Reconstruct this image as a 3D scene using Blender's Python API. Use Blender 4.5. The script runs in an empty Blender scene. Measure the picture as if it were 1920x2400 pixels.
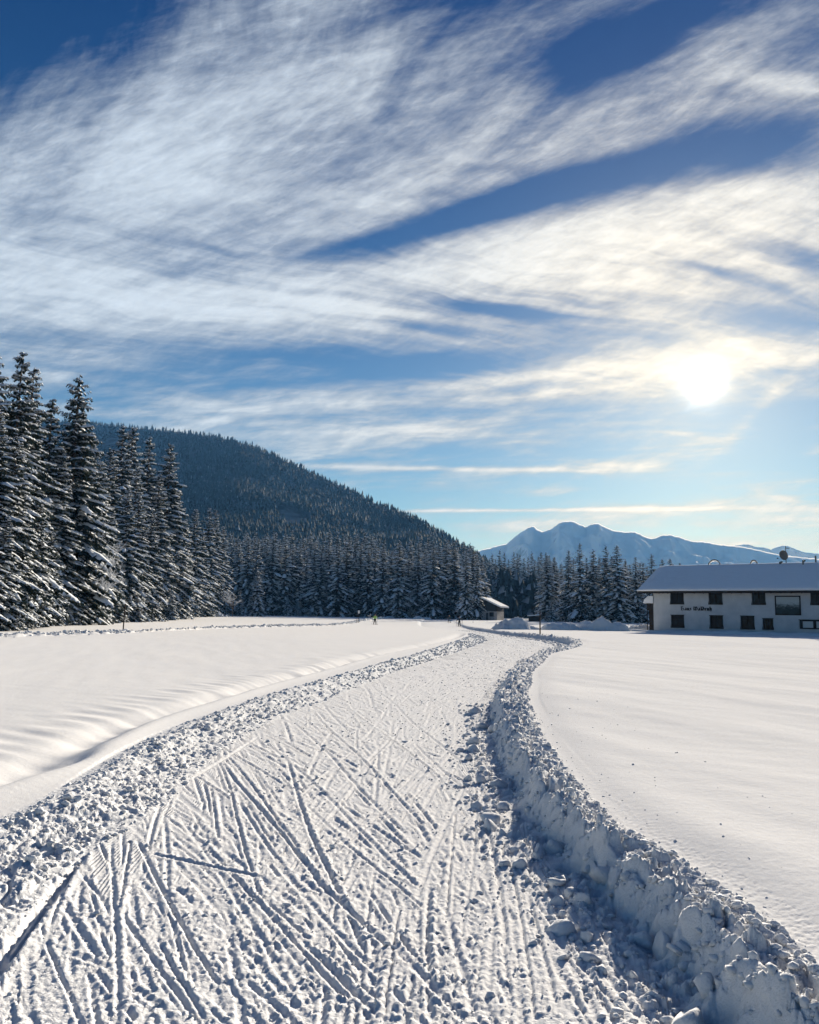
import bpy, bmesh, math, random, time
import numpy as np
from mathutils import Vector, Matrix

random.seed(7)
RNG = np.random.default_rng(11)
scene = bpy.context.scene
COL = scene.collection
R = math.radians

# ------------------------------------------------------------------ camera
F_PX = 1920.0                      # focal length in pixels of the 1920 wide photograph
PITCH, ROLL, CAM_Z = 7.27, 1.03, 1.65
_cp, _sp = math.cos(R(PITCH)), math.sin(R(PITCH))
_fw, _rt0, _up0 = Vector((0, _cp, _sp)), Vector((1, 0, 0)), Vector((0, -_sp, _cp))
_ca, _sa = math.cos(R(ROLL)), math.sin(R(ROLL))
CAM_R = _rt0 * _ca + _up0 * _sa
CAM_U = _up0 * _ca - _rt0 * _sa
CAM_P = Vector((0, 0, CAM_Z))
cam = bpy.data.cameras.new("camera")
cam.sensor_fit = 'HORIZONTAL'; cam.sensor_width = 36; cam.lens = 36
cam.clip_start = 0.05; cam.clip_end = 30000
cam_ob = bpy.data.objects.new("camera", cam); COL.objects.link(cam_ob)
m3 = Matrix((CAM_R, CAM_U, -_fw)).transposed()
cam_ob.matrix_world = Matrix.Translation(CAM_P) @ m3.to_4x4()
scene.camera = cam_ob

def ray(px, py):
    """direction through a pixel of the photograph"""
    return _fw * F_PX + CAM_R * (px - 960) + CAM_U * (1200 - py)
def at(px, py, Y):
    d = ray(px, py); return CAM_P + d * (Y / d.y)
def ground(px, py, z=0.0):
    d = ray(px, py); return CAM_P + d * ((z - CAM_Z) / d.z)
def horizon(px):
    return 1445 + (px - 960) * 0.018

# ------------------------------------------------------------------ sun, sky, exposure
SUN_DIR = ray(1650, 895).normalized()
SUN_EL = math.asin(SUN_DIR.z); SUN_AZ = math.atan2(SUN_DIR.x, SUN_DIR.y)
EXPOSURE = 1.22
sun = bpy.data.lights.new("sun", 'SUN'); sun.energy = 5.0; sun.angle = R(0.53); sun.color = (1.0, 0.93, 0.83)
sun_ob = bpy.data.objects.new("sun", sun); COL.objects.link(sun_ob)
sun_ob.rotation_euler = (-SUN_DIR).to_track_quat('-Z', 'Y').to_euler()

scene.view_settings.view_transform = 'Standard'
scene.view_settings.look = 'None'
scene.view_settings.exposure = EXPOSURE
scene.view_settings.gamma = 1.0
scene.view_settings.use_curve_mapping = False
scene.render.engine = 'CYCLES'
cy = scene.cycles
cy.max_bounces = 5; cy.diffuse_bounces = 1; cy.glossy_bounces = 2; cy.transmission_bounces = 2
cy.volume_bounces = 0; cy.transparent_max_bounces = 6
cy.caustics_reflective = False; cy.caustics_refractive = False
cy.use_denoising = True
cy.sample_clamp_indirect = 6

class S:
    """a socket with arithmetic, so that node graphs read like formulas"""
    tree = None
    def __init__(self, sock): self.s = sock
    @staticmethod
    def m(op, *a, clamp=False):
        n = S.tree.nodes.new('ShaderNodeMath'); n.operation = op; n.use_clamp = clamp
        for i, v in enumerate(a):
            if isinstance(v, S): S.tree.links.new(v.s, n.inputs[i])
            else: n.inputs[i].default_value = v
        return S(n.outputs[0])
    def __add__(s, o): return S.m('ADD', s, o)
    __radd__ = __add__
    def __sub__(s, o): return S.m('SUBTRACT', s, o)
    def __rsub__(s, o): return S.m('SUBTRACT', o, s)
    def __mul__(s, o): return S.m('MULTIPLY', s, o)
    __rmul__ = __mul__
    def __truediv__(s, o): return S.m('DIVIDE', s, o)
    def __rtruediv__(s, o): return S.m('DIVIDE', o, s)
    def max(s, o): return S.m('MAXIMUM', s, o)
    def min(s, o): return S.m('MINIMUM', s, o)
    def pow(s, o): return S.m('POWER', s, o)
    def exp(s): return S.m('EXPONENT', s)
    def step(s, lo, hi):
        n = S.tree.nodes.new('ShaderNodeMapRange'); n.interpolation_type = 'SMOOTHSTEP'
        S.tree.links.new(s.s, n.inputs[0])
        n.inputs[1].default_value, n.inputs[2].default_value = lo, hi
        return S(n.outputs[0])
def vec(x, y, z=0.0):
    n = S.tree.nodes.new('ShaderNodeCombineXYZ')
    for i, v in enumerate((x, y, z)):
        if isinstance(v, S): S.tree.links.new(v.s, n.inputs[i])
        else: n.inputs[i].default_value = v
    return S(n.outputs[0])
def noise(v, scale, detail=4, rough=0.5, lac=2.0, dist=0.0):
    n = S.tree.nodes.new('ShaderNodeTexNoise'); n.noise_dimensions = '3D'
    S.tree.links.new(v.s, n.inputs['Vector'])
    n.inputs['Scale'].default_value = scale; n.inputs['Detail'].default_value = detail
    n.inputs['Roughness'].default_value = rough; n.inputs['Lacunarity'].default_value = lac
    n.inputs['Distortion'].default_value = dist
    return S(n.outputs[0])
def mixc(f, a, b, mode='MIX'):
    n = S.tree.nodes.new('ShaderNodeMix'); n.data_type = 'RGBA'; n.blend_type = mode
    for k, v in ((0, f), (6, a), (7, b)):
        if isinstance(v, S): S.tree.links.new(v.s, n.inputs[k])
        elif k == 0: n.inputs[0].default_value = v
        else: n.inputs[k].default_value = (*v, 1) if len(v) == 3 else v
    return S(n.outputs[2])

SKY_K = 0.064
def build_world():
    w = bpy.data.worlds.new("World"); scene.world = w; w.use_nodes = True
    t = S.tree = w.node_tree
    t.nodes.clear()
    out = t.nodes.new('ShaderNodeOutputWorld'); bg = t.nodes.new('ShaderNodeBackground')
    t.links.new(bg.outputs[0], out.inputs[0]); bg.inputs[1].default_value = SKY_K
    sky = t.nodes.new('ShaderNodeTexSky'); sky.sky_type = 'NISHITA'; sky.sun_disc = False
    sky.sun_elevation = SUN_EL; sky.sun_rotation = SUN_AZ
    sky.altitude = 900; sky.air_density = 1.0; sky.dust_density = 0.25; sky.ozone_density = 3.0
    tc = t.nodes.new('ShaderNodeTexCoord'); sep = t.nodes.new('ShaderNodeSeparateXYZ')
    t.links.new(tc.outputs['Generated'], sep.inputs[0])
    dx, dy, dz = (S(sep.outputs[i]) for i in range(3))
    hs = t.nodes.new('ShaderNodeHueSaturation')
    hs.inputs['Hue'].default_value = 0.500; hs.inputs['Saturation'].default_value = 1.18; hs.inputs['Value'].default_value = 1.0
    t.links.new(sky.outputs[0], hs.inputs['Color'])
    up = dz.max(0.0)
    E0 = 2 ** EXPOSURE * SKY_K
    hi = up.step(0.04, 0.66)                             # the sky deepens away from the horizon
    tint = mixc(hi, (0.46, 0.55, 0.56), (-0.02, 0.165, 0.33))
    blue = mixc(1.0, S(hs.outputs[0]), tint, 'MULTIPLY')
    blue = mixc((1.0 - dz.step(0.02, 0.42)) * 0.16, blue, (0.40 / E0, 0.46 / E0, 0.50 / E0))
    # cloud sheet: positions on a plane overhead, so streaks run to the horizon
    dyc = dy.max(0.02)
    U, V = dx / dyc, dz / dyc
    inv = 1.0 / (dz.max(0.0) + 0.05)
    X, Y = dx * inv, dy * inv
    P = vec(X, Y, 0.0)
    wob = noise(P, 0.9, 3, 0.5) - 0.5
    wob2 = noise(vec(X + 31.0, Y, 4.0), 1.3, 3, 0.5) - 0.5
    def aniso(ang, stretch, scale, detail, rough, k):
        c, s = math.cos(ang), math.sin(ang)                # along = direction the streaks run in
        al = X * c + Y * s + wob * k
        ac = Y * c - X * s + wob2 * k
        return noise(vec(al * (1 / stretch), ac, 2.0), scale, detail, rough)
    def ridge(nz): return 1.0 - S.m('ABSOLUTE', nz * 2.0 - 1.0) * 1.6
    nA = aniso(R(134), 4.2, 2.6, 10, 0.62, 0.28)            # veil of the upper sky, running up to the right
    fA = ridge(aniso(R(126), 7.0, 3.6, 7, 0.62, 0.35))      # drawn-out fibres across it
    nB = aniso(R(14), 5.5, 2.0, 10, 0.60, 0.4)             # ripples of the lower sky
    fB = ridge(aniso(R(24), 8.0, 2.7, 7, 0.62, 0.5))
    nC = noise(vec(U * 1.0, V * 7.0 - U * 0.6 + wob * 0.12, 7.0), 6.0, 9, 0.62, 2.1, 0.35)   # long thin streaks low over the land
    fdir = R(20)
    fine = noise(vec((U * math.cos(fdir) + V * math.sin(fdir)) * 0.42, (V * math.cos(fdir) - U * math.sin(fdir)) * 1.25, 1.0), 48, 6, 0.66, 2.2, 0.25)
    sel = V.step(0.40, 0.66)
    low = 1.0 - sel
    vlow = 1.0 - V.step(0.18, 0.42)
    mid = low * (1.0 - vlow)
    n = (nA * 0.62 + fA * 0.20) * sel + (nB * 0.58 + fB * 0.24) * mid + (nC * 0.70 + nB * 0.12) * vlow + fine * 0.18
    # where the sheet is thick and where it is torn open
    blobs = [  # display px of the photo (1725 wide): centre, half length, half width, angle (screen, up positive), weight
        (40, 40, 470, 175, 22, -1.15), (860, 5, 190, 40, 22, -.6), (480, 130, 200, 40, 24, -.22),
        (1290, 95, 190, 62, 14, -1.25), (1480, 10, 160, 40, 10, -.35), (1640, 290, 190, 75, 8, -.85), (1420, 350, 260, 48, 14, -.75),
        (960, 462, 230, 30, 17, -1.3), (1160, 395, 200, 34, 17, -1.05), (700, 525, 130, 14, 15, -.35),
        (300, 592, 260, 22, 13, -.20), (1060, 655, 130, 16, -7, -.8), (910, 690, 110, 13, -8, -.8),
        (930, 765, 330, 30, 5, -.8), (700, 745, 200, 20, 4, -.28), (330, 800, 240, 40, 6, -.22), (190, 870, 160, 40, 4, -.12), (520, 870, 520, 55, 5, .38), (880, 925, 380, 26, 4, .40), (1250, 830, 260, 18, 6, .25),
        (1650, 672, 120, 34, -6, -.9), (1560, 585, 110, 14, -14, -.5), (1700, 548, 60, 26, -10, -.5), (1480, 560, 70, 10, -14, -.3), (1650, 850, 110, 90, 40, -.5),
        (1000, 862, 300, 14, 2, -.35), (1130, 1020, 520, 60, 2, -.55), (1250, 905, 200, 36, 6, -.4), (1640, 950, 140, 70, 10, -.35),
        (880, 1120, 300, 20, 2, -.3),
        (560, 300, 640, 175, 20, .35), (1010, 150, 300, 95, 24, .32), (350, 650, 620, 90, 6, .30), (250, 420, 300, 200, 20, .20),
        (1300, 505, 520, 62, 7, .35), (1000, 590, 520, 45, 2, .28), (1330, 775, 330, 46, 9, .45), (1600, 740, 170, 50, 5, .42),
        (900, 815, 300, 16, 6, .28), (1640, 175, 110, 30, -8, .65), (1470, 75, 140, 50, 8, .25), (1540, 228, 90, 24, 6, .35),
        (850, 985, 330, 6, -1, .95), (1120, 992, 260, 14, 3, .55), (1360, 975, 170, 26, 12, .55), (560, 930, 300, 20, -6, .4), (800, 905, 260, 16, 2, .35),
        (1020, 1075, 420, 4.5, 0.5, 1.2), (1500, 1072, 300, 14, 1, .35), (1150, 1112, 380, 15, 1, .55), (1620, 1075, 240, 46, 2, .45), (1330, 1140, 420, 16, 0, .5),
        (1600, 862, 150, 17, 45, .55), (1665, 1052, 34, 8, -6, .7), (1440, 915, 70, 6, -8, .45), (1180, 1035, 90, 10, 3, .6), (920, 1020, 40, 6, 0, .45), (1600, 400, 200, 30, 4, .3),
    ]
    cov = None
    for (bx, by, ra, rb, ang, wt) in blobs:
        k = 1920 / 1725.0
        def uv(px, py):
            d = ray(px * k, py * k); return d.x / d.y, d.z / d.y
        u0, v0 = uv(bx, by)
        ca, sa = math.cos(R(ang)), math.sin(R(ang))
        ua, va = uv(bx + ra * ca, by - ra * sa); ub, vb = uv(bx - rb * sa, by - rb * ca)
        m = Matrix(((ua - u0, ub - u0), (va - v0, vb - v0))).inverted()
        a = U * m[0][0] + V * m[0][1] - (u0 * m[0][0] + v0 * m[0][1]) + wob * 0.35
        b = U * m[1][0] + V * m[1][1] - (u0 * m[1][0] + v0 * m[1][1]) + wob2 * 0.5
        g = (a * a + b * b) * -1.0
        g = g.exp() * wt
        cov = g if cov is None else cov + g
    front = dy.step(0.05, 0.45)
    top = 1.0 - V.step(1.0, 1.5)
    cov = (cov * 0.90 + 0.29) * front * top
    dens = (cov + (n - 0.5) * 4.2)
    alpha = dens.step(-0.10, 1.25) * front
    # brightness of cloud: thin veils pale grey-blue away from the sun, warm white towards it
    sv = SUN_DIR
    cosang = dx * sv.x + dy * sv.y + dz * sv.z
    ang = S.m('ARCCOSINE', cosang.min(1.0).max(-1.0))       # radians from the sun
    near = (ang * -2.6).exp()
    e = 2 ** EXPOSURE * SKY_K
    thick = dens.step(0.25, 1.7)
    shade = 0.74 + 0.42 * thick + (fine - 0.5) * 0.40
    ca_ = mixc(near.step(0.12, 0.80), (0.56 / e, 0.65 / e, 0.77 / e), (0.93 / e, 0.90 / e, 0.84 / e))
    ccol = mixc(1.0, ca_, vec(shade, shade, shade), 'MULTIPLY')
    col = mixc(alpha, blue, ccol)
    # aureole of the sun through the veil
    a1 = ang * (1.0 + (fine - 0.5) * 0.9 + wob * 0.5)
    g1 = (a1 * a1 * -3000.0).exp() * (1.8 / e)
    g2 = (ang * -8.0).exp() * (0.46 / e)
    glow = vec(g1 + g2, g1 * 0.97 + g2 * 0.82, g1 * 0.90 + g2 * 0.50)
    col = mixc(1.0, col, glow, 'ADD')
    t.links.new(col.s, bg.inputs[0])
    w.cycles.sampling_method = 'MANUAL'; w.cycles.sample_map_resolution = 512
build_world()

# ------------------------------------------------------------------ materials
def material(name, color, rough=0.7, spec=0.3, build=None):
    mt = bpy.data.materials.new(name); mt.use_nodes = True
    t = S.tree = mt.node_tree; b = t.nodes['Principled BSDF']
    b.inputs['Base Color'].default_value = (*color, 1)
    b.inputs['Roughness'].default_value = rough
    b.inputs['Specular IOR Level'].default_value = spec
    if build: build(t, b)
    return mt
def geo_pos():
    n = S.tree.nodes.new('ShaderNodeNewGeometry'); return S(n.outputs['Position'])
def obj_co():
    n = S.tree.nodes.new('ShaderNodeTexCoord'); return S(n.outputs['Object'])
def obj_rand():
    n = S.tree.nodes.new('ShaderNodeObjectInfo'); return S(n.outputs['Random'])
def attr(name):
    n = S.tree.nodes.new('ShaderNodeAttribute'); n.attribute_name = name; return S(n.outputs['Fac'])
def bump(b, h, dist, strength=1.0, prev=None):
    n = S.tree.nodes.new('ShaderNodeBump'); n.inputs['Strength'].default_value = strength
    n.inputs['Distance'].default_value = dist
    S.tree.links.new(h.s, n.inputs['Height'])
    if prev is not None: S.tree.links.new(prev, n.inputs['Normal'])
    if b is not None: S.tree.links.new(n.outputs[0], b.inputs['Normal'])
    return n.outputs[0]
SNOW = (0.84, 0.855, 0.88)
def snow_field_nodes(t, b):
    p = geo_pos()
    c = noise(p, 0.35, 4, 0.55)
    t.links.new(mixc(c, (0.69, 0.705, 0.73), (0.75, 0.755, 0.765)).s, b.inputs['Base Color'])
    n1 = bump(None, noise(p, 130, 2, 0.6), 0.004, 0.5)
    bump(b, noise(p, 14, 3, 0.5), 0.010, 0.35, n1)
def trail_nodes(t, b):
    p = geo_pos()
    c = noise(p, 2.2, 5, 0.6)
    t.links.new(mixc(c, (0.66, 0.685, 0.72), (0.75, 0.755, 0.77)).s, b.inputs['Base Color'])
    lat, grm = attr('lateral'), attr('groomed')
    cord = S.m('SINE', lat * (2 * math.pi / 0.028)) * grm
    n0 = bump(None, cord, 0.0045, 1.0)
    n1 = bump(None, noise(p, 95, 3, 0.65), 0.006, 0.8, n0)
    bump(b, noise(p, 22, 3, 0.6), 0.012, 0.5, n1)
M_FIELD = material('field_snow', SNOW, 0.8, 0.0, snow_field_nodes)
M_TRAIL = material('trail_snow', SNOW, 0.8, 0.0, trail_nodes)
def clod_nodes(t, b):
    p = geo_pos()
    n1 = bump(None, noise(p, 90, 3, 0.65), 0.006, 0.7)
    bump(b, noise(p, 18, 3, 0.6), 0.02, 0.6, n1)
M_CLOD = material('broken_snow', (0.69, 0.71, 0.74), 0.8, 0.0, clod_nodes)

# ------------------------------------------------------------------ numpy noise
def _tab(seed): 
    r = np.random.default_rng(seed); a = r.random((256, 256)) * 2 * np.pi
    return np.cos(a).astype(np.float32), np.sin(a).astype(np.float32)
_TABS = {}
def perlin(x, y, seed=0):
    if seed not in _TABS: _TABS[seed] = _tab(seed + 100)
    gx, gy = _TABS[seed]
    xi = np.floor(x); yi = np.floor(y); fx = (x - xi).astype(np.float32); fy = (y - yi).astype(np.float32)
    xi = xi.astype(np.int64) & 255; yi = yi.astype(np.int64) & 255; x1 = (xi + 1) & 255; y1 = (yi + 1) & 255
    u = fx * fx * fx * (fx * (fx * 6 - 15) + 10); v = fy * fy * fy * (fy * (fy * 6 - 15) + 10)
    a = gx[xi, yi] * fx + gy[xi, yi] * fy; b = gx[x1, yi] * (fx - 1) + gy[x1, yi] * fy
    c = gx[xi, y1] * fx + gy[xi, y1] * (fy - 1); d = gx[x1, y1] * (fx - 1) + gy[x1, y1] * (fy - 1)
    return 1.5 * ((a + (b - a) * u) * (1 - v) + (c + (d - c) * u) * v)
def fbm(x, y, octs=4, seed=0, gain=0.5):
    s = 0; a = 1; 
    for k in range(octs):
        s = s + a * perlin(x * 2 ** k + 17.3 * k, y * 2 ** k + 9.1 * k, seed + k); a *= gain
    return s
def lumps(x, y, seed=0, jit=0.9):
    """domes packed on a jittered lattice: height 0..1"""
    r = np.random.default_rng(seed + 900)
    ox, oy = r.random((128, 128)).astype(np.float32) * jit, r.random((128, 128)).astype(np.float32) * jit
    rad = (0.35 + 0.55 * r.random((128, 128))).astype(np.float32); ht = (0.25 + 0.75 * r.random((128, 128))).astype(np.float32)
    xi = np.floor(x).astype(np.int64); yi = np.floor(y).astype(np.int64)
    fx = (x - xi).astype(np.float32); fy = (y - yi).astype(np.float32)
    h = np.zeros_like(fx)
    for i in (-1, 0, 1):
        for j in (-1, 0, 1):
            a, b = (xi + i) & 127, (yi + j) & 127
            dx = fx - i - ox[a, b]; dy = fy - j - oy[a, b]
            q = 1 - (dx * dx + dy * dy) / rad[a, b] ** 2
            h = np.maximum(h, ht[a, b] * np.sqrt(np.clip(q, 0, 1)))
    return h
def blocks(x, y, seed=0, jit=0.95):
    """broken slabs: every cell a tilted facet of its own, parted by gaps; about 0..1"""
    r = np.random.default_rng(seed + 500)
    ox, oy = (0.5 + jit * (r.random((2, 128, 128)) - 0.5)).astype(np.float32)
    hh = r.random((128, 128)).astype(np.float32) ** 1.5
    tx, ty = (r.random((2, 128, 128)).astype(np.float32) - 0.5) * 1.3
    xi = np.floor(x).astype(np.int64); yi = np.floor(y).astype(np.int64)
    fx = (x - xi).astype(np.float32); fy = (y - yi).astype(np.float32)
    f1 = np.full_like(fx, 9); f2 = np.full_like(fx, 9); h = np.zeros_like(fx)
    for i in (-1, 0, 1):
        for j in (-1, 0, 1):
            a, b = (xi + i) & 127, (yi + j) & 127
            dx = fx - i - ox[a, b]; dy = fy - j - oy[a, b]
            d = np.sqrt(dx * dx + dy * dy); c = d < f1
            f2 = np.where(c, f1, np.minimum(f2, d))
            h = np.where(c, hh[a, b] + tx[a, b] * dx + ty[a, b] * dy, h); f1 = np.minimum(f1, d)
    e = np.clip((f2 - f1) / 0.22, 0, 1); e = e * e * (3 - 2 * e)
    return np.clip(h, 0, 1.3) * e
def sstep(x, lo, hi):
    t = np.clip((x - lo) / (hi - lo), 0, 1); return t * t * (3 - 2 * t)

# ------------------------------------------------------------------ lie of the land
_ly = np.log(np.linspace(0, 1, 600) * 0 + np.geomspace(0.3, 4000, 600))
def curve(pts, smooth=9):
    pts = sorted(pts); ys = np.array([p[0] for p in pts]); xs = np.array([p[1] for p in pts])
    v = np.interp(_ly, np.log(ys), xs)
    k = np.hanning(2 * smooth + 3)[1:-1]; k /= k.sum()
    vp = np.pad(v, smooth, mode='edge'); v = np.convolve(vp, k, 'valid')
    return lambda y: np.interp(np.log(np.maximum(y, 0.31)), _ly, v)
D = 1920 / 1725.0
def gpts(lst, z):
    out = []
    for (px, py) in lst:
        g = ground(px, py, z); out.append((g.y, g.x))
    return out
# outer (field) edge of the ploughed snow on the sunny side, read off on the ground
_rt = gpts([(1920, 2270), (1781, 2137), (1647, 2037), (1536, 1970), (1447, 1925), (1369, 1859), (1302, 1781), (1246, 1703), (1222, 1625), (1235, 1569), (1280, 1530)], 0.30)
XT = curve([(0.3, 2.5), (1.5, 2.05)] + _rt + [(40, 8.0), (48, 10.2), (58, 11.4), (68, 11.0), (80, 9.6), (117, 9.6), (163, 10.9), (260, 13)], 8)
# inner edge of the low broken berm on the other side = edge of the rolled trail, and the berm's outer edge
_li = gpts([(0, 2181), (116, 2071), (191, 1990), (301, 1932), (371, 1891), (493, 1764), (660, 1668), (753, 1642), (832, 1608), (934, 1568), (1036, 1538)], 0.02)
XL = curve([(0.3, -2.6), (2.5, -2.55)] + _li + [(48, 3.75), (58, 5.6), (68, 6.3), (80, 6.0), (105, 5.0), (125, 3.2), (150, 2.4), (190, 3.0), (260, 6)], 8)
_lo = gpts([(0, 1920), (145, 1839), (278, 1758), (406, 1700), (600, 1635), (739, 1598), (878, 1561), (1017, 1524)], 0.17)
XO = curve([(0.3, -4.6), (4.0, -4.4)] + _lo + [(52, 3.3), (62, 4.6), (72, 5.2), (80, 5.2), (105, 4.2), (125, 2.4), (150, 1.6), (190, 2.2), (260, 5.2)], 8)
FR = curve([(0.3, .27), (10, .27), (20, .29), (45, .34), (70, .38), (100, .39), (150, .22), (186, .60), (220, .85), (300, 1.25), (420, 2.0), (700, 4), (4000, 30)], 14)
FL = curve([(0.3, .14), (10, .16), (20, .20), (45, .30), (70, .32), (100, .24), (146, .05), (186, .62), (220, .90), (300, 1.25), (420, 2.0), (700, 4), (4000, 30)], 14)
def flat_z(x, y):
    """large scale ground level, away from the trail"""
    x = np.asarray(x, float); y = np.asarray(y, float)
    mid = (XL(y) + XT(y)) / 2
    s = sstep(x - mid, -2.0, 1.5)
    z = FL(y) * (1 - s) + FR(y) * s
    z = z + sstep(-(x + 20 + 0.12 * y), 0, 40) * 0.9 * sstep(y, 60, 160)     # land rises a little at the wood
    return z
def gz(x, y): return float(flat_z(x, y))

def build_terrain():
    ud = np.linspace(-0.60, 0.60, 741)
    uo = 0.60 + np.cumsum(np.linspace(0.003, 0.03, 40))
    u = np.concatenate([-uo[::-1], ud, uo])
    ys = [0.7]
    while ys[-1] < 900:
        y = ys[-1]
        ys.append(y + (0.03 if y < 2.7 else 0.00225 * y ** 1.28 + (0.0 if y < 90 else 0.004 * (y - 90))))
    ys = np.array(ys); NJ, NI = len(ys), len(u)
    Y = np.repeat(ys[:, None], NI, 1); X = ys[:, None] * u[None, :]
    xt, xl, xo = XT(ys)[:, None], XL(ys)[:, None], XO(ys)[:, None]
    near = 1 - sstep(Y, 60, 200)
    crest_w = 0.20 + 0.22 * sstep(Y, 6, 16)
    crest_w = crest_w + 0.05 * perlin(Y * 0.9, Y * 0, 3)
    xc = xt - crest_w                                  # inner lip of the crest
    face_w = 0.20 + 0.07 * perlin(Y * 1.7 + 5, Y * 0 + 3, 5)
    xf = xc - face_w                                   # foot of the bank
    Z = flat_z(X, Y)
    fr, fl = FR(ys)[:, None], FL(ys)[:, None]
    ztr = np.where(Y < 40, 0.0, 0.0) + (fl - 0.22) * sstep(Y, 30, 90) * 1.0
    ztr = np.where(Y < 60, np.maximum(ztr, 0), ztr)
    # --- masks
    inbank = sstep(X, xf, xf + face_w) * 1.0
    intr = ((X > xl) & (X < xf + 0.02))
    lb = sstep(X, xo, xo + 0.25) * (1 - sstep(X, xl - 0.15, xl + 0.12))          # broken berm
    right = X > xf
    # --- base profile
    t_l = sstep(X, xo + 0.15 * (xl - xo), xl)
    Zl = fl * (1 - t_l) + ztr * t_l
    prof_r = ztr + (fr - ztr) * sstep(X, xf, xc + 0.02)
    zone = (X > xo) & (X < xt + 0.3)
    base = np.where(X < xl, Zl, np.where(X < xf, ztr, prof_r))
    Z = np.where(zone, base, Z)
    # --- soft drift on the fields
    fm = np.where(zone, 0, 1) * (1 - sstep(Y, 40, 160))
    wl = fbm(X * 0.55 + 0.2 * Y, Y * 0.16, 3, 20) * 0.030 + fbm(X * 0.12, Y * 0.05, 2, 27) * 0.10
    rip = perlin(X * 2.1 + 0.5 * Y, Y * 0.42, 24) * 0.004 + perlin(X * 0.9 + 0.2 * Y, Y * 3.0 + X, 25) * 0.003
    Z = Z + fm * np.where(right, wl * 0.6 + rip * 0.7, wl * 0.22 + rip * 0.8) * sstep(np.abs(X - np.where(right, xt, xo)), 0.0, 1.0)
    # rounded shoulder where the field meets the ploughed crest
    Z = Z - 0.05 * np.exp(-((X - xt - 0.12) / 0.30) ** 2) * near * (X > xc)
    # old drifted-in track on the far side field: a soft trough with ripples
    trk = curve(gpts([(0, 1812), (150, 1748), (301, 1683), (603, 1600), (851, 1540), (1085, 1488)], 0.2) + [(0.5, -7.6)], 10)(ys)[:, None]
    dt = X - trk
    wid = 0.26
    wid = 0.26 + 0.10 * sstep(Y, 8, 30)
    tm = np.exp(-(dt / wid) ** 2) * (1 + 0.9 * sstep(Y, 8, 25)) * (1 - sstep(Y, 60, 75)) * (X < xo)
    Z = Z - tm * (0.085 + 0.03 * perlin(Y * 0.9, X * 0.3, 31))
    Z = Z + np.exp(-((dt - 0.42) / 0.20) ** 2) * 0.055 * (X < xo) * (1 - sstep(Y, 60, 75))
    rp = np.exp(-((dt + 0.75) / 0.65) ** 2) * (X < xo) * (1 - sstep(Y, 45, 70))
    Z = Z + (tm * 0.6 + rp) * perlin(X * 0.75 - 0.3 * Y, Y * 2.6 + X * 1.6, 33) * 0.016
    # hoof-like dent across the shoulder
    gd = ground(190, 1765, 0.2)
    Z = Z - 0.07 * np.exp(-((X - gd.x) / 0.14) ** 2 - ((Y - gd.y + 0.3) / 0.55) ** 2)
    # a second, farther trail edge crossing the left field: low broken berm
    b2 = gpts([(0, 1487), (300, 1481), (500, 1471), (650, 1466), (750, 1463), (850, 1457), (930, 1453)], 0.36)
    bx = np.array([p[1] for p in b2]); by = np.array([p[0] for p in b2])
    bx = np.concatenate([[bx[0] - 40], bx]); by = np.concatenate([[by[0] - 7], by])
    yb = np.interp(X, bx, by)
    db = (Y - yb)
    wb = 2.2 + yb * 0.03
    bm = np.exp(-(db / wb) ** 4) * (X < bx[-1]) * sstep(Y, 25, 30)
    Z = Z + bm * (0.05 + 0.10 * blocks(X * 1.9, Y * 0.75, 41) + 0.07 * perlin(X * 2.2, Y * 0.8, 42))
    Z = Z - np.exp(-((db + 1.4 * wb) / wb) ** 2) * 0.06 * (X < bx[-1]) * sstep(Y, 25, 30)
    # --- trail surface
    s = (X - xl) / (xf - xl)
    tr = np.where(intr, 1.0, 0.0)
    edge = sstep(X, xl, xl + 0.06) * (1 - sstep(X, xf - 0.10, xf + 0.02))
    hgt = np.zeros_like(X)
    rough_zone = sstep(s, 0.08, 0.30) * (1 - sstep(s, 0.86, 0.96))
    patch = sstep(fbm(X * 0.9, Y * 0.45, 3, 51), -0.35, 0.35)
    rz = rough_zone * (0.45 + 0.55 * patch)
    fade = lambda a, b: 1 - sstep(Y, a, b)
    hgt += rz * 0.0035 * fbm(X * 5, Y * 3.2, 3, 52)
    c1 = blocks(X * 21 + 0.3 * perlin(X*9,Y*9,65), Y * 17, 53); c2 = lumps(X * 30 + 3, Y * 26, 54)
    sc1 = sstep(perlin(X * 3.1, Y * 2.2, 55), -0.25, 0.25); sc2 = sstep(perlin(X * 4.3 + 7, Y * 3.1, 56), -0.1, 0.3)
    hgt += rz * (0.009 * c1 * sc1 * (0.35 + 0.9 * patch) + 0.006 * c2 * sc2 * fade(14, 22))
    # far: the broken surface reads as coarse chop
    hgt += rz * 0.034 * perlin(X * 2.6, Y * 1.5, 57) * sstep(Y, 9, 25) * (0.6 + 0.4 * fade(60, 200))
    hgt += rz * 0.055 * np.maximum(perlin(X * 1.3 + 9, Y * 0.8, 58), 0) * sstep(Y, 18, 40)
    groom = (1 - sstep(s + 0.14 * perlin(X * 1.1, Y * 0.8, 60), 0.10, 0.26)) * (0.35 + 0.65 * sstep(perlin(X * 1.9, Y * 1.2, 70), -0.35, 0.1)) + sstep(s, 0.88, 0.92) * (1 - sstep(s, 0.955, 0.985)) * 0.9 + 0.55 * (1 - patch) * sstep(perlin(X * 0.8 + 4, Y * 0.5, 59), 0.0, 0.4)
    groom = np.clip(groom, 0, 1)
    # --- skate tracks
    rg = np.random.default_rng(5)
    tracks = []
    def add(px0, py0, px1, py1, dep=1.0, wid=1.0, ridge=1.0):
        a = ground(px0 * D, py0 * D, 0.0); b = ground(px1 * D, py1 * D, 0.0)
        tracks.append((a.x, a.y, b.x, b.y, dep, wid, ridge))
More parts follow.
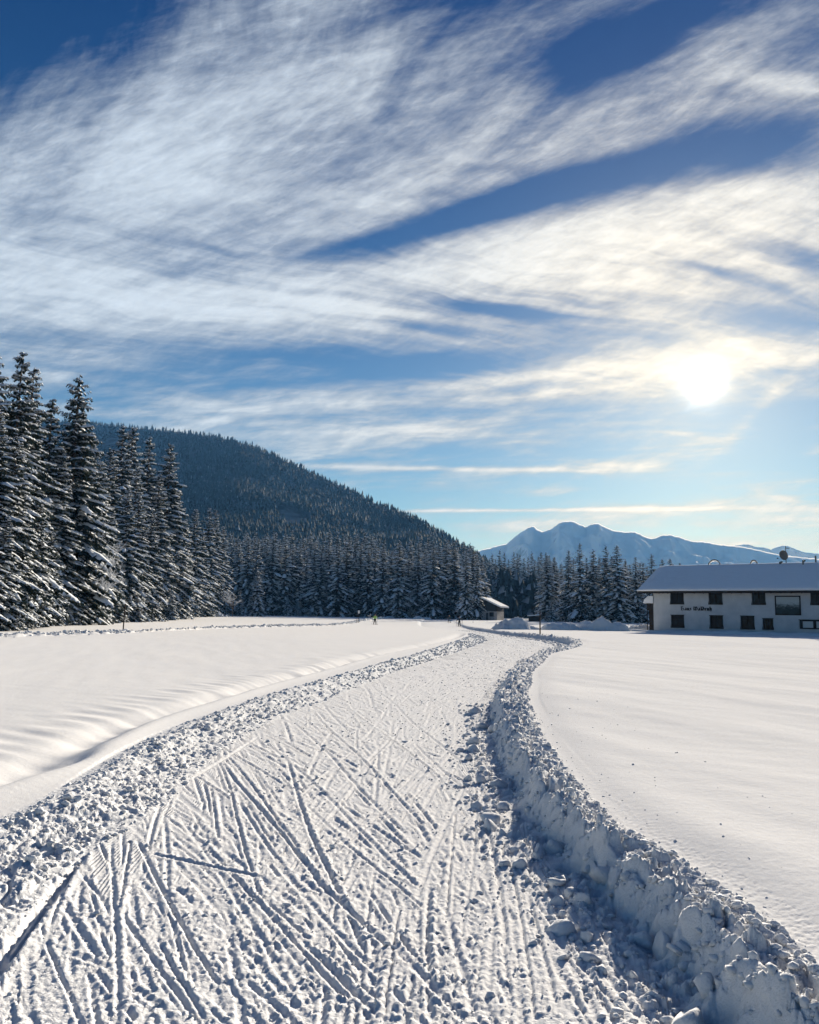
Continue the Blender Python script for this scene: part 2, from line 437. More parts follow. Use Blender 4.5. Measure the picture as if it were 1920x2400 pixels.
    def scatter(n, y0, y1, s0, s1, a0, a1, l0, l1, dep=1.0):
        for _ in range(n):
            yy = y0 * (y1 / y0) ** rg.random(); ss = rg.uniform(s0, s1)
            xa, xb = float(XL(yy)), float(XT(yy)) - 0.5
            xx = xa + ss * (xb - xa)
            slope = float(XL(yy * 1.05) - XL(yy * 0.95)) / (0.1 * yy) * min(1, max(0, (yy - 7) / 10))
            an = math.atan(slope) + R(rg.uniform(a0, a1)); L = rg.uniform(l0, l1)
            tracks.append((xx, yy, xx + math.sin(an) * L, yy + math.cos(an) * L, rg.uniform(.2, 1.2) * dep, rg.uniform(.35, 1.15), rg.uniform(.1, 1.2)))
    scatter(420, 2.6, 24, .05, .97, -40, 14, 1.0, 5.0, .5)
    scatter(210, 2.6, 16, .20, .82, -38, -12, 0.8, 3.4, .75)
    scatter(150, 10, 60, .15, .70, -36, -12, 1.5, 5.0, 1.1)
    scatter(130, 2.6, 16, .50, .97, -10, 10, 0.8, 3.6, .8)
    scatter(330, 5, 75, .12, .95, -32, -8, 2.0, 7.0, 1.0)
    scatter(200, 5, 75, .35, .97, -4, 16, 2.0, 7.0, .9)
    scatter(110, 10, 60, .45, .93, -6, 24, 1.5, 4.5, .9)
    scatter(150, 2.6, 14, .2, .9, -60, 60, 0.15, 0.6, .6)
    # tracks one can follow in the photograph (display pixels)
    for a in [(452, 1582, 700, 1900), (455, 1590, 560, 1905), (470, 1585, 640, 1790), (340, 1720, 352, 1900), (270, 1760, 238, 1990), (520, 1560, 800, 1850),
              (560, 1560, 900, 1880), (620, 1520, 860, 1760), (660, 1500, 900, 1740), (720, 1480, 930, 1640), (600, 1600, 760, 2010), (500, 1680, 760, 2060),
              (420, 1760, 720, 2110), (380, 1720, 620, 2100), (280, 1760, 470, 2080), (250, 1900, 420, 2150), (560, 1800, 900, 2150), (640, 1840, 1000, 2150),
              (700, 1760, 1010, 2010), (760, 1860, 980, 2150), (470, 1960, 640, 2150), (330, 1960, 440, 2150), (240, 1760, 236, 2150), (300, 1790, 560, 1850),
              (550, 1880, 820, 2130), (620, 1960, 800, 2150), (870, 1560, 1010, 1700), (780, 1440, 960, 1600), (840, 1420, 1010, 1540),
              (955, 1660, 945, 1960), (905, 1850, 915, 2150), (1000, 1700, 960, 2150), (1105, 1860, 1160, 2120), (1070, 1800, 1120, 2150), (1150, 1900, 1250, 2150),
              (1060, 1750, 1000, 2120), (980, 1640, 880, 1900), (1020, 1700, 1060, 2000), (850, 1900, 800, 2150), (930, 1900, 1010, 2150), (1035, 1900, 1030, 2150),
              (1195, 1990, 1330, 2150), (820, 1980, 990, 2150), (540, 1530, 640, 1480), (400, 1640, 550, 1550), (100, 1950, 172, 1800), (20, 2010, 120, 1880)]:
        add(*a, dep=rg.uniform(.5, 1.25), wid=rg.uniform(.4, .95), ridge=rg.uniform(.3, 1.3))
    du0 = u
    for (ax, ay, bx_, by_, dep, wd, rdg) in tracks:
        if ay > by_: ax, ay, bx_, by_ = bx_, by_, ax, ay
        j0, j1 = np.searchsorted(ys, [ay - 0.12, by_ + 0.12])
        if j1 - j0 < 1: continue
        yy = ys[j0:j1, None]
        ulo = min(ax / max(ay, .7), bx_ / by_, ) - 0.16 / ay; uhi = max(ax / max(ay, .7), bx_ / by_) + 0.16 / ay
        i0, i1 = np.searchsorted(u, [ulo, uhi])
        if i1 - i0 < 1: continue
        xx = X[j0:j1, i0:i1]; y2 = Y[j0:j1, i0:i1]
        L = math.hypot(bx_ - ax, by_ - ay); tx, ty = (bx_ - ax) / L, (by_ - ay) / L
        al = (xx - ax) * tx + (y2 - ay) * ty
        pe = (xx - ax) * ty - (y2 - ay) * tx                # + to the right
        pe = pe + 0.022 * np.sin(al * 1.1 + ax * 7) + 0.006 * perlin(al * 3 + ax, al * 0 + ay, 63)
        endm = sstep(al, -0.03, 0.15) * (1 - sstep(al, L - 0.4, L + 0.03))
        far = 1 + 0.5 * sstep(y2, 8, 40)
        hw = 0.019 * wd * far
        gv = -0.011 * dep * np.exp(-(pe / hw) ** 4) * far
        rn = 0.55 + 0.55 * perlin(al * 2 + ax * 3, pe * 5 + ay, 61) + 0.85 * perlin(al * 24 + ax * 3, pe * 26 + ay, 62)
        side = 1 if tx < 0.05 else -1
        rd = 0.0125 * dep * rdg * far * np.clip(rn, 0, 1.5) * np.exp(-((pe - side * (hw + 0.015 * far)) / (0.015 * far)) ** 2)
        rd = rd + 0.004 * dep * far * np.exp(-((pe + side * (hw + 0.010)) / 0.010) ** 2)
        hb = hgt[j0:j1, i0:i1]; k = endm * np.exp(-(pe / (hw * 1.15)) ** 4)
        hgt[j0:j1, i0:i1] = np.maximum(hb * (1 - 0.9 * k) + gv * endm * (1 - 0.5 * (hb < -0.006)), rd * endm * (1 - k) - 9 * (rd * endm < 0.0012))
        gr = groom[j0:j1, i0:i1]; gr *= (1 - 0.95 * endm * np.exp(-(pe / (hw * 2.2)) ** 4))
    # debris thrown up along the tracks
    hgt += rz * np.clip(hgt + 0.004, 0, 0.02) * 0.9 * (blocks(X * 26, Y * 21, 66) - 0.25) * fade(9, 16)
    hgt += rz * (0.007 * blocks(X * 34, Y * 26, 67) * sstep(perlin(X * 5, Y * 3.4, 68), -0.3, 0.25) + 0.008 * blocks(X * 15 + 3, Y * 11, 69) * sstep(perlin(X * 2.4, Y * 1.9, 64), 0.12, 0.45)) * fade(9, 16)
    # classic groove at the rolled edge
    ga, gb = ground(0, 2030 * D, 0), ground(172 * D, 1800 * D, 0)
    cx = (ga.x + (ys - ga.y) * (gb.x - ga.x) / (gb.y - ga.y))[:, None]
    ge = (1 - sstep(Y, gb.y - .25, gb.y + .1)) * sstep(Y, 3.0, 3.6)
    hgt -= np.exp(-((X - cx) / 0.040) ** 4) * ge * 0.040
    hgt += np.exp(-((X - cx - 0.075) / 0.03) ** 2) * 0.010 * ge
    groom *= 1 - np.exp(-((X - cx) / 0.08) ** 4)
    Z = Z + tr * edge * hgt
    # --- low broken berm (shady side of the trail)
    wx, wy = 0.12 * perlin(X * 4, Y * 4, 76), 0.12 * perlin(X * 4 + 5, Y * 4, 77)
    L1 = blocks((X + wx) * 13, (Y + wy) * 11, 71); L2 = blocks(X * 26 + 2, Y * 22, 72); L3 = blocks((X + wx) * 5.5, (Y + wy) * 4.6, 73)
    near_l = 1 - 0.35 * sstep(Y, 10, 40)
    big = sstep(X, xl - 0.55, xl - 0.15)                     # larger blocks along the inner side
    hb = 0.032 * L1 + 0.016 * L2 + 0.040 * L3 * (0.12 + big) + 0.020 * fbm(X * 2.3, Y * 1.7, 3, 74) + 0.01
    hb += sstep(Y, 10, 30) * (0.07 * blocks(X * 3.2, Y * 1.4, 75) + 0.04 * perlin(X * 3.3, Y * 1.1, 78))
    Z = Z + lb * hb * near_l * 0.72
    # --- ploughed bank on the sunny side: lumpy face and crest
    q = X - xc
    fm_ = sstep(X, xf - 0.12, xf + 0.10) * (1 - sstep(X, xt - 0.10, xt + 0.14))
    cr = sstep(X, xc - 0.05, xc + 0.06) * (1 - sstep(X, xt - 0.12, xt + 0.10))
    B1 = lumps(X * 2.6 + 0.4 * perlin(Y * 1.5, X, 80), Y * 2.4 + Z * 2.0, 81); B2 = blocks(X * 6.5 + wx, Y * 5.5 + Z * 4 + wy, 82); B3 = blocks(X * 14 + wx, Y * 12 + Z * 9, 83)
    fine = 1 - sstep(Y, 12, 25)
    hb = 0.07 * B1 * (1 - 0.6 * cr) + 0.075 * lumps(X * 5.6 + wx * 2, Y * 4.8 + Z * 3 + wy * 2, 92) * (1 - 0.7 * cr) + 0.05 * lumps(X * 9 + wx, Y * 7.5 + Z * 5, 93) * (1 - cr) - 0.03 + 0.07 * B2 * (1 - .3 * (1 - cr)) + (0.020 + 0.022 * cr) * B3 * fine + 0.03 * fbm(X * 1.2, Y * 1.0, 3, 84) - 0.07
    hb += cr * (0.02 + 0.05 * blocks(X * 10, Y * 8.5, 85) + 0.02 * blocks(X * 21, Y * 19, 87)) * (1 - sstep(Y, 30, 80) * 0.5)
    hb += sstep(Y, 12, 30) * 0.10 * lumps(X * 1.5, Y * 0.9, 86) * cr
    Z = Z + fm_ * hb * (1 - 0.5 * sstep(Y, 60, 200))
    # crumbs rolled onto the trail at the foot of the bank
    ft = np.exp(-((X - xf + 0.10) / 0.16) ** 2)
    Z = Z + ft * (0.045 * blocks(X * 9, Y * 7, 88) + 0.02 * blocks(X * 19, Y * 15, 94)) * sstep(perlin(X * 2, Y * 1.3, 89), -0.45, 0.1)
    # fine grain
    Z = Z + np.where(zone, 0.004, 0.0009) * perlin(X * 40, Y * 34, 91) * (1 - sstep(Y, 5, 10))
    # beyond the fields the grid sinks a little below the wood's ground cover
    global SECOND
    SECOND = (bx, by)
    lateral = (X - xl).astype(np.float32)
    # --- split into the trail, the two ridges of pushed snow and the fields
    cxm = 0.25 * (X[:-1, :-1] + X[1:, :-1] + X[:-1, 1:] + X[1:, 1:])
    ym = 0.5 * (ys[:-1] + ys[1:])[:, None]
    ximid = XL(ym); xomid = XO(ym); xtm = XT(ym)
    xfm = 0.5 * (xf[:-1] + xf[1:]) if xf.shape[1] == 1 else 0.25 * (xf[:-1, :-1] + xf[1:, :-1] + xf[:-1, 1:] + xf[1:, 1:])
    reg = np.zeros(cxm.shape, np.int8)
    reg[(cxm > xomid) & (cxm <= ximid + 0.04)] = 1
    reg[(cxm > ximid + 0.04) & (cxm <= xfm - 0.05)] = 2
    reg[(cxm > xfm - 0.05) & (cxm <= xtm + 0.05)] = 3
    reg[np.repeat(ym > 300, reg.shape[1], 1)] = 0
    idx = np.arange(NJ * NI).reshape(NJ, NI)
    quads = np.stack([idx[:-1, :-1], idx[:-1, 1:], idx[1:, 1:], idx[1:, :-1]], -1)
    co = np.stack([X, Y, Z], -1).reshape(-1, 3).astype(np.float32)
    latf, grf = lateral.ravel(), groom.astype(np.float32).ravel()
    out = []
    for k, (nm, mt) in enumerate([('snow_field', M_FIELD), ('snow_berm', M_CLOD), ('ski_trail', M_TRAIL), ('snow_bank', M_CLOD)]):
        q = quads[reg == k]
        used, inv = np.unique(q.ravel(), return_inverse=True)
        o = mesh_from_arrays(nm, co[used], inv.reshape(-1, 4), mt, smooth=True)
        if k == 2:
            for an, arr in (('lateral', latf), ('groomed', grf)):
                a = o.data.attributes.new(an, 'FLOAT', 'POINT'); a.data.foreach_set('value', arr[used])
        o['kind'] = 'structure'
        out.append(o)
    return out, (u, ys, Z)
def mesh_from_arrays(name, co, faces, mat=None, smooth=False, parent=None, mat_idx=None, mats=None):
    n = faces.shape[1]
    me = bpy.data.meshes.new(name)
    me.vertices.add(len(co)); me.vertices.foreach_set('co', np.ascontiguousarray(co, np.float32).ravel())
    me.loops.add(faces.size); me.loops.foreach_set('vertex_index', np.ascontiguousarray(faces, np.int32).ravel())
    me.polygons.add(len(faces))
    me.polygons.foreach_set('loop_start', np.arange(0, faces.size, n, dtype=np.int32))
    if smooth: me.polygons.foreach_set('use_smooth', np.ones(len(faces), bool))
    for m_ in (mats or ([mat] if mat else [])): me.materials.append(m_)
    if mat_idx is not None: me.polygons.foreach_set('material_index', np.ascontiguousarray(mat_idx, np.int32))
    me.update(calc_edges=True)
    o = bpy.data.objects.new(name, me); COL.objects.link(o)
    if parent is not None: o.parent = parent
    return o
TERRAIN, TGRID = build_terrain()
def surf(x, y):
    """height of the built snow surface"""
    u, ys, Z = TGRID
    j = int(np.clip(np.searchsorted(ys, y) - 1, 0, len(ys) - 2)); i = int(np.clip(np.searchsorted(u, x / max(y, .7)) - 1, 0, len(u) - 2))
    return float(Z[j, i])

# the valley floor beyond and around the sheet
def valley_floor():
    rings = [0.0, 3, 12, 40, 120, 300, 700, 1500, 3000, 6000, 9000]
    seg = 48; co = [(0, 0, -0.30)]; fc = []
    for r in rings[1:]:
        for k in range(seg):
            a = 2 * math.pi * k / seg
            co.append((r * math.sin(a), r * math.cos(a), -0.30 if r < 700 else -0.6))
    for k in range(seg): fc.append((0, 1 + (k + 1) % seg, 1 + k))
    for i in range(len(rings) - 2):
        b0, b1 = 1 + i * seg, 1 + (i + 1) * seg
        for k in range(seg):
            k2 = (k + 1) % seg; fc.append((b0 + k, b0 + k2, b1 + k2, b1 + k))
    me = bpy.data.meshes.new('snow_ground'); me.from_pydata(co, [], fc); me.materials.append(M_FIELD)
    o = bpy.data.objects.new('snow_ground', me); COL.objects.link(o); o['kind'] = 'structure'
valley_floor()

# ------------------------------------------------------------------ helpers for things
def tag(o, label=None, cat=None, group=None, kind=None):
    if label: o['label'] = label
    if cat: o['category'] = cat
    if group: o['group'] = group
    if kind: o['kind'] = kind
    return o
def empty(name, loc, rz=0.0):
    o = bpy.data.objects.new(name, None); COL.objects.link(o)
    o.location = loc; o.rotation_euler = (0, 0, rz); o.empty_display_size = 0.3
    return o
class MB:
    """collects shapes, then links them as one mesh"""
    def __init__(s): s.v = []; s.f = []
    def add(s, vs, fs):
        b = len(s.v); s.v += [tuple(p) for p in vs]; s.f += [tuple(b + i for i in f) for f in fs]
    def box(s, x0, x1, y0, y1, z0, z1):
        s.add([(x, y, z) for z in (z0, z1) for y in (y0, y1) for x in (x0, x1)],
              [(0, 2, 3, 1), (4, 5, 7, 6), (0, 1, 5, 4), (2, 6, 7, 3), (0, 4, 6, 2), (1, 3, 7, 5)])
    def tube(s, pts, rad, n=6, caps=True):
        pts = [Vector(p) for p in pts]; rad = rad if isinstance(rad, (list, tuple)) else [rad] * len(pts)
        b = len(s.v); ref = Vector((0.31, 0.17, 0.93))
        for k, p in enumerate(pts):
            d = (pts[min(k + 1, len(pts) - 1)] - pts[max(k - 1, 0)]).normalized()
            a = d.cross(ref if abs(d.dot(ref)) < .95 else Vector((1, 0, 0))).normalized(); c = d.cross(a)
            for i in range(n):
                t = 2 * math.pi * i / n; s.v.append(tuple(p + (a * math.cos(t) + c * math.sin(t)) * rad[k]))
        for k in range(len(pts) - 1):
            for i in range(n):
                j = (i + 1) % n; s.f.append((b + k * n + i, b + k * n + j, b + (k + 1) * n + j, b + (k + 1) * n + i))
        if caps:
            s.f.append(tuple(b + i for i in reversed(range(n)))); s.f.append(tuple(b + (len(pts) - 1) * n + i for i in range(n)))
    def build(s, name, mat, parent=None, smooth=False, mesh_only=False):
        me = bpy.data.meshes.new(name); me.from_pydata(s.v, [], s.f); me.materials.append(mat)
        if smooth: me.polygons.foreach_set('use_smooth', [True] * len(me.polygons))
        if mesh_only: return me
        o = bpy.data.objects.new(name, me); COL.objects.link(o)
        if parent is not None: o.parent = parent
        return o
def inst(name, me, parent):
    o = bpy.data.objects.new(name, me); COL.objects.link(o); o.parent = parent; return o

def needle_nodes(t, b):
    p = obj_co(); n = noise(p, 1.6, 4, 0.6)
    t.links.new(mixc(n.step(0.3, 0.7), (0.010, 0.019, 0.020), (0.028, 0.043, 0.038)).s, b.inputs['Base Color'])
M_NEEDLE = material('spruce_needles', (0.03, 0.045, 0.03), 0.85, 0.1, needle_nodes)
def bark_nodes(t, b):
    n = noise(obj_co(), 6, 4, 0.6)
    t.links.new(mixc(n, (0.05, 0.035, 0.028), (0.13, 0.10, 0.08)).s, b.inputs['Base Color'])
M_BARK = material('bark', (0.08, 0.06, 0.05), 0.9, 0.1, bark_nodes)
def tsnow_nodes(t, b):
    n = noise(obj_co(), 3.0, 3, 0.6)
    t.links.new(mixc(n.step(0.3, 0.7), (0.66, 0.71, 0.77), (0.82, 0.85, 0.89)).s, b.inputs['Base Color'])
M_TSNOW = material('snow_on_branches', (0.78, 0.80, 0.84), 0.8, 0.0, tsnow_nodes)

# ------------------------------------------------------------------ spruces
def arr_mesh(name, V, F, mat):
    me = bpy.data.meshes.new(name); V = np.array(V, np.float32); F = np.array(F, np.int32)
    me.vertices.add(len(V)); me.vertices.foreach_set('co', V.ravel())
    me.loops.add(F.size); me.loops.foreach_set('vertex_index', F.ravel())
    me.polygons.add(len(F)); me.polygons.foreach_set('loop_start', np.arange(0, F.size, 3, dtype=np.int32))
    me.materials.append(mat); me.update(calc_edges=True); return me
def spruce(seed, H=22.0, Rb=3.5, whorls=38, per=8, near=True, snowy=0.8, crown_base=0.04, taper=0.80):
    """a snow-laden spruce: drooping boughs in whorls, twigs hanging from them, pillows of snow on top"""
    r = random.Random(seed)
    NV, NF, SV, SF = [], [], [], []
    def tri(V, F, *p):
        b = len(V); V.extend(p); F.append((b, b + 1, b + 2))
    def quad(V, F, a, b_, c, d):
        b = len(V); V.extend((a, b_, c, d)); F.extend(((b, b + 1, b + 2), (b, b + 2, b + 3)))
    lean = r.uniform(-.01, .01), r.uniform(-.01, .01)
    z = H * crown_base
    for w in range(whorls):
        f = w / (whorls - 1)
        z = H * (crown_base + (0.985 - crown_base) * (1 - (1 - f) ** 1.12))
        hf = z / H
        Lw = Rb * ((1 - hf) ** taper) * (0.55 + 0.45 * min(1, hf * 6)) + 0.18
        n = max(4, int(per * (0.6 + 0.4 * (1 - f)))) if f < .93 else 4
        a0 = r.random() * 6.28
        for i in range(n):
            a = a0 + 6.283 * i / n + r.uniform(-.3, .3)
            L = Lw * (r.uniform(.55, 1.15) if r.random() > .15 else r.uniform(.25, .6))
            if r.random() < .06: L *= 1.25
            zz = z + r.uniform(-.5, .5) * H / whorls
            up = 0.55 * f ** 2 - 0.10 - 0.10 * (1 - f); dr = 0.50 * (1 - 0.55 * f) * r.uniform(.7, 1.3)
            ca, sa = math.cos(a), math.sin(a)
            K = 6 if near else 3
            def P(t):
                d = L * t * (1 - 0.10 * t)
                h = zz + L * (up * t - dr * t * t + 0.12 * t ** 4)
                return (ca * d + lean[0] * h, sa * d + lean[1] * h, h)
            pts = [P(k / K) for k in range(K + 1)]
            # twigs on both sides, hanging outwards
            nt = (9 if L > 2 else 7 if L > 1.2 else 4) if near else (4 if L > 1.5 else 3)
            for k in range(nt):
                t = (k + 0.6 + r.uniform(-.2, .2)) / nt
                px_, py_, pz_ = P(t)
                for sd in (-1, 1):
                    l = (0.40 * L * (1 - 0.75 * t) + 0.16) * r.uniform(.7, 1.2)
                    an = a + sd * r.uniform(.7, 1.1)
                    ex, ey = math.cos(an), math.sin(an)
                    wd = l * (0.22 if near else 0.34); dz = -l * r.uniform(.35, .75)
                    q0 = (px_, py_, pz_ + .02); q2 = (px_ + ex * l, py_ + ey * l, pz_ + dz)
                    m = 0.5; bx, by = -ey * wd * sd, ex * wd * sd
                    q1 = (px_ + ex * l * m + bx, py_ + ey * l * m + by, pz_ + dz * m * .6 - .04)
                    q3 = (px_ + ex * l * m - bx, py_ + ey * l * m - by, pz_ + dz * m * .6 - .10)
                    quad(NV, NF, q0, q1, q2, q3)
                    if near and r.random() < .55:          # hanging sprig under the twig
                        g = l * r.uniform(.35, .6)
                        tri(NV, NF, (px_ + ex * l * .2, py_ + ey * l * .2, pz_ + dz * .1), (px_ + ex * l * .85, py_ + ey * l * .85, pz_ + dz * .8),
                            (px_ + ex * l * .6, py_ + ey * l * .6, pz_ + dz * .5 - g))
                    if r.random() < snowy * (.92 if near else .55):   # pillow of snow on the twig
                        th = (0.05 + 0.05 * r.random() + 0.012 * l) * (1 if near else 1.6); sc = r.uniform(.40, .90)
                        c = [(px_ + ex * l * u_ + bx * v_ * sc, py_ + ey * l * u_ + by * v_ * sc, pz_ + dz * u_ * (.6 if u_ < .7 else .9) + o_)
                             for u_, v_, o_ in ((.08, 0, .05), (.5, .95, .01), (.92 * sc, 0, .03), (.5, -.95, -.01), (.45, .1, .04 + th))]
                        b = len(SV); SV.extend(c); SF.extend(((b, b + 1, b + 4), (b + 1, b + 2, b + 4), (b + 2, b + 3, b + 4), (b + 3, b, b + 4)))
            # ridge of snow along the bough, sagging over its sides
            if r.random() < snowy + .1:
                t0, t1 = r.uniform(.12, .3), r.uniform(.88, 1.02); KS = 5 if near else 3
                b = len(SV); wmax = (0.10 + 0.065 * L) * r.uniform(.7, 1.25) * (1 if near else 1.35); th = (0.08 + 0.035 * L) * r.uniform(.7, 1.3) * (1 if near else 1.3)
                for k in range(KS + 1):
                    t = t0 + (t1 - t0) * k / KS
                    x, y, zq = P(t); e = math.sin(math.pi * min(1, max(0, (k + .35) / (KS + .7)))) ** .6 * r.uniform(.7, 1.2)
                    ww, hh = wmax * e, th * e
                    SV.extend(((x - sa * ww, y + ca * ww, zq - .35 * ww), (x - sa * ww * .45, y + ca * ww * .45, zq + hh), (x + sa * ww * .45, y - ca * ww * .45, zq + hh * r.uniform(.7, 1)), (x + sa * ww, y - ca * ww, zq - .35 * ww)))
                for k in range(KS):
                    for j in range(3):
                        p = b + k * 4 + j; SF.extend(((p, p + 4, p + 5), (p, p + 5, p + 1)))
                SF.extend(((b, b + 1, b + 2), (b, b + 2, b + 3))); p = b + KS * 4; SF.extend(((p, p + 2, p + 1), (p, p + 3, p + 2)))
    # leading shoot
    top = (lean[0] * H, lean[1] * H, H); zt = H * .955; wq = .16
    for k in range(4):
        a = k * 1.571 + .4
        tri(NV, NF, top, (lean[0] * zt + wq * math.cos(a), lean[1] * zt + wq * math.sin(a), zt), (lean[0] * zt + wq * math.cos(a + 1.571), lean[1] * zt + wq * math.sin(a + 1.571), zt))
    tk = MB(); tk.tube([(0, 0, -0.6), (0, 0, H * .1), (lean[0] * H * .5, lean[1] * H * .5, H * .5), (lean[0] * H * .96, lean[1] * H * .96, H * .96)],
                       [H * .017, H * .0135, H * .008, .03], 7 if near else 5)
    return (tk.build('trunk', M_BARK, mesh_only=True), arr_mesh('crown', NV, NF, M_NEEDLE), arr_mesh('snow_cover', SV, SF, M_TSNOW), H)
NEAR = [spruce(1, 22, 4.7, 36, 10), spruce(2, 22, 4.3, 40, 9, snowy=.9), spruce(3, 22, 5.2, 34, 10, snowy=.7), spruce(4, 22, 4.0, 38, 9, snowy=.75), spruce(5, 22, 4.6, 34, 10, snowy=1.0)]
SMALL = [spruce(21, 10, 2.7, 22, 8, snowy=1.0, crown_base=.02), spruce(22, 10, 2.4, 24, 8, snowy=.95, crown_base=.02)]
FARV = [spruce(30 + k, 26, rb, 29, 9, near=False, snowy=sn, taper=0.68) for k, (rb, sn) in enumerate(((5.6, .55), (4.9, .65), (6.0, .5), (5.2, .4), (5.8, .65), (4.6, .55)))]
def plant(var, px, top_y, Y, label, cat='spruce', group=None, name='spruce_tree', wide=1.0, zoff=0.0):
    x = at(px, 1450, Y).x
    zb = gz(x, Y) + zoff
    zt = at(px, top_y, Y).z
    h = max(1.5, zt - zb)
    t = empty(name, (x, Y, zb - 0.05), random.random() * 6.28)
    k = h / var[3]; kw = k * wide
    t.scale = (kw, kw, k)
    tag(t, label, cat, group)
    inst('trunk', var[0], t); inst('crown', var[1], t); inst('snow_cover', var[2], t)
    return t
rt = random.Random(99)
G_EDGE = 'snow-laden spruces of the tall wood edge'
L_EDGE = 'snow-laden spruce packed into the tall dark wood beside the open snow field'
named = {
    (3, 819): 'tallest dark spruce of the wood, cut off by the picture edge',
    (28, 855): 'tall narrow-topped spruce just behind the picture-edge spruce',
    (146, 880): 'tall lone-topped spruce with snowy tiers, highest beside the forested hill',
    (260, 995): 'slim spruce of a close pair standing before the dark hill, nearer the tall wood',
    (278, 998): 'slim spruce of a close pair standing before the dark hill, farther from the tall wood',
    (325, 1021): 'pointed dark spruce between the slim pair and the broad black spruce',
    (378, 1039): 'broad black spruce with thin snow, last tall one before the hill opens',
    (446, 1191): 'narrow spruce with white tiers where the tall wood steps down',
}
EDGE = [(-110, 780, 60, 0), (-70, 800, 56, 2), (3, 819, 61, 3), (28, 855, 66, 1), (81, 930, 75, 3), (146, 880, 80, 2), (-35, 960, 54, 0), (10, 1024, 56, 4), (70, 1170, 63, 1), (118, 1047, 76, 4),
        (190, 1010, 96, 0), (212, 1075, 100, 2), (172, 1125, 84, 1), (45, 1300, 57, 4), (-5, 1205, 52.5, 1), (-60, 1100, 50, 0),
        (260, 995, 138, 3), (278, 998, 143, 1), (325, 1021, 152, 3), (378, 1039, 162, 0), (236, 1050, 122, 2), (302, 1090, 134, 3), (350, 1110, 152, 1), (402, 1160, 168, 4), (422, 1215, 178, 1),
        (282, 1141, 114, 4), (312, 1160, 124, 0), (342, 1190, 134, 2), (247, 1185, 106, 1), (207, 1190, 93, 4), (158, 1235, 79, 0), (106, 1245, 70, 2), (30, 1150, 60, 0), (372, 1235, 152, 4), (398, 1250, 166, 0),
        (446, 1191, 192, 1), (480, 1190, 216, 3), (493, 1193, 224, 0), (466, 1250, 200, 2), (516, 1232, 232, 1), (130, 1340, 73, 1), (178, 1330, 84, 4), (222, 1310, 96, 0), (268, 1320, 108, 2), (300, 1330, 118, 1), (330, 1350, 130, 0), (435, 1290, 184, 4), (500, 1290, 222, 2), (80, 1320, 65, 3)]
ONES = ['', 'first', 'second', 'third', 'fourth', 'fifth', 'sixth', 'seventh', 'eighth', 'ninth', 'tenth', 'eleventh', 'twelfth', 'thirteenth', 'fourteenth', 'fifteenth', 'sixteenth', 'seventeenth', 'eighteenth', 'nineteenth']
def nth(k):
    if k < 20: return ONES[k]
    return ('twentieth', 'thirtieth', 'fortieth')[k // 10 - 2] if k % 10 == 0 else ('twenty', 'thirty', 'forty')[k // 10 - 2] + '-' + ONES[k % 10]
_low = sorted((p, t) for p, t, _, _ in EDGE if t >= 1140 and (p, t) not in named and p > 5); _high = sorted((p, t) for p, t, _, _ in EDGE if t < 1140 and (p, t) not in named and p > 5)
for k, q in enumerate(_low): named[q] = f'{nth(k + 1)} of the lower front spruces of the tall wood, counted inward from the picture edge'
for k, q in enumerate(_high): named[q] = f'{nth(k + 1)} of the unnamed tall spruces in the wood, counted inward from the picture edge'.replace('unnamed tall', 'middle-height')
for (px, ty, Y, v) in EDGE:
    plant(NEAR[v], px, ty, Y, named.get((px, ty), 'tall spruce at the picture edge where the wood leaves the frame'), group=G_EDGE, wide=rt.uniform(1.05, 1.35))
# the wood across the end of the field
G_MID = 'snow-dusted spruces across the end of the field'
L_MID = 'snow-dusted spruce in the rows behind the front row at the field end'
px = 536; k = 0
while px < 1140:
    k += 1
    ty = 1276 + rt.uniform(-14, 26) + (18 if px > 1070 else 0) - (6 if px < 700 else 0)
    plant(FARV[rt.randrange(6)], px, ty, 276 + rt.uniform(-8, 16), f'{nth(k)} spruce, counted from the tall wood, in the front row across the field end', group='front row of spruces across the end of the field', wide=rt.uniform(1.15, 1.5)); px += rt.uniform(14, 23)
for row, (Y0, step, t0) in enumerate(((306, 17, 1266), (335, 18, 1258), (365, 20, 1250))):
    px = 520 + row * 5
    while px < 1120:
        ty = t0 + rt.uniform(-12, 22) + max(0, px - 800) * 0.10
        plant(FARV[rt.randrange(6)], px, ty, Y0 + rt.uniform(-10, 12), L_MID, group=G_MID, wide=rt.uniform(1.1, 1.4), zoff=row * 2.0); px += step * rt.uniform(.7, 1.35)
for px, ty, Y in ((1092, 1292, 240), (1118, 1300, 241)):
    plant(FARV[rt.randrange(6)], px, ty, Y, 'dark spruce standing close in front of the small chalet' if px < 1100 else 'dark spruce covering the end of the small chalet roof', wide=1.0)
# blue-dark trees beyond the chalet
G_GAP = 'far blue-dark spruces beyond the chalet'
px = 1120
while px < 1300:
    plant(FARV[rt.randrange(6)], px, 1298 + rt.uniform(-12, 16) + abs(px - 1210) * .06, 420 + rt.uniform(-25, 25), 'far blue-dark spruce filling the gap between the chalet and the row of tall spruces', group=G_GAP); px += rt.uniform(6, 12)
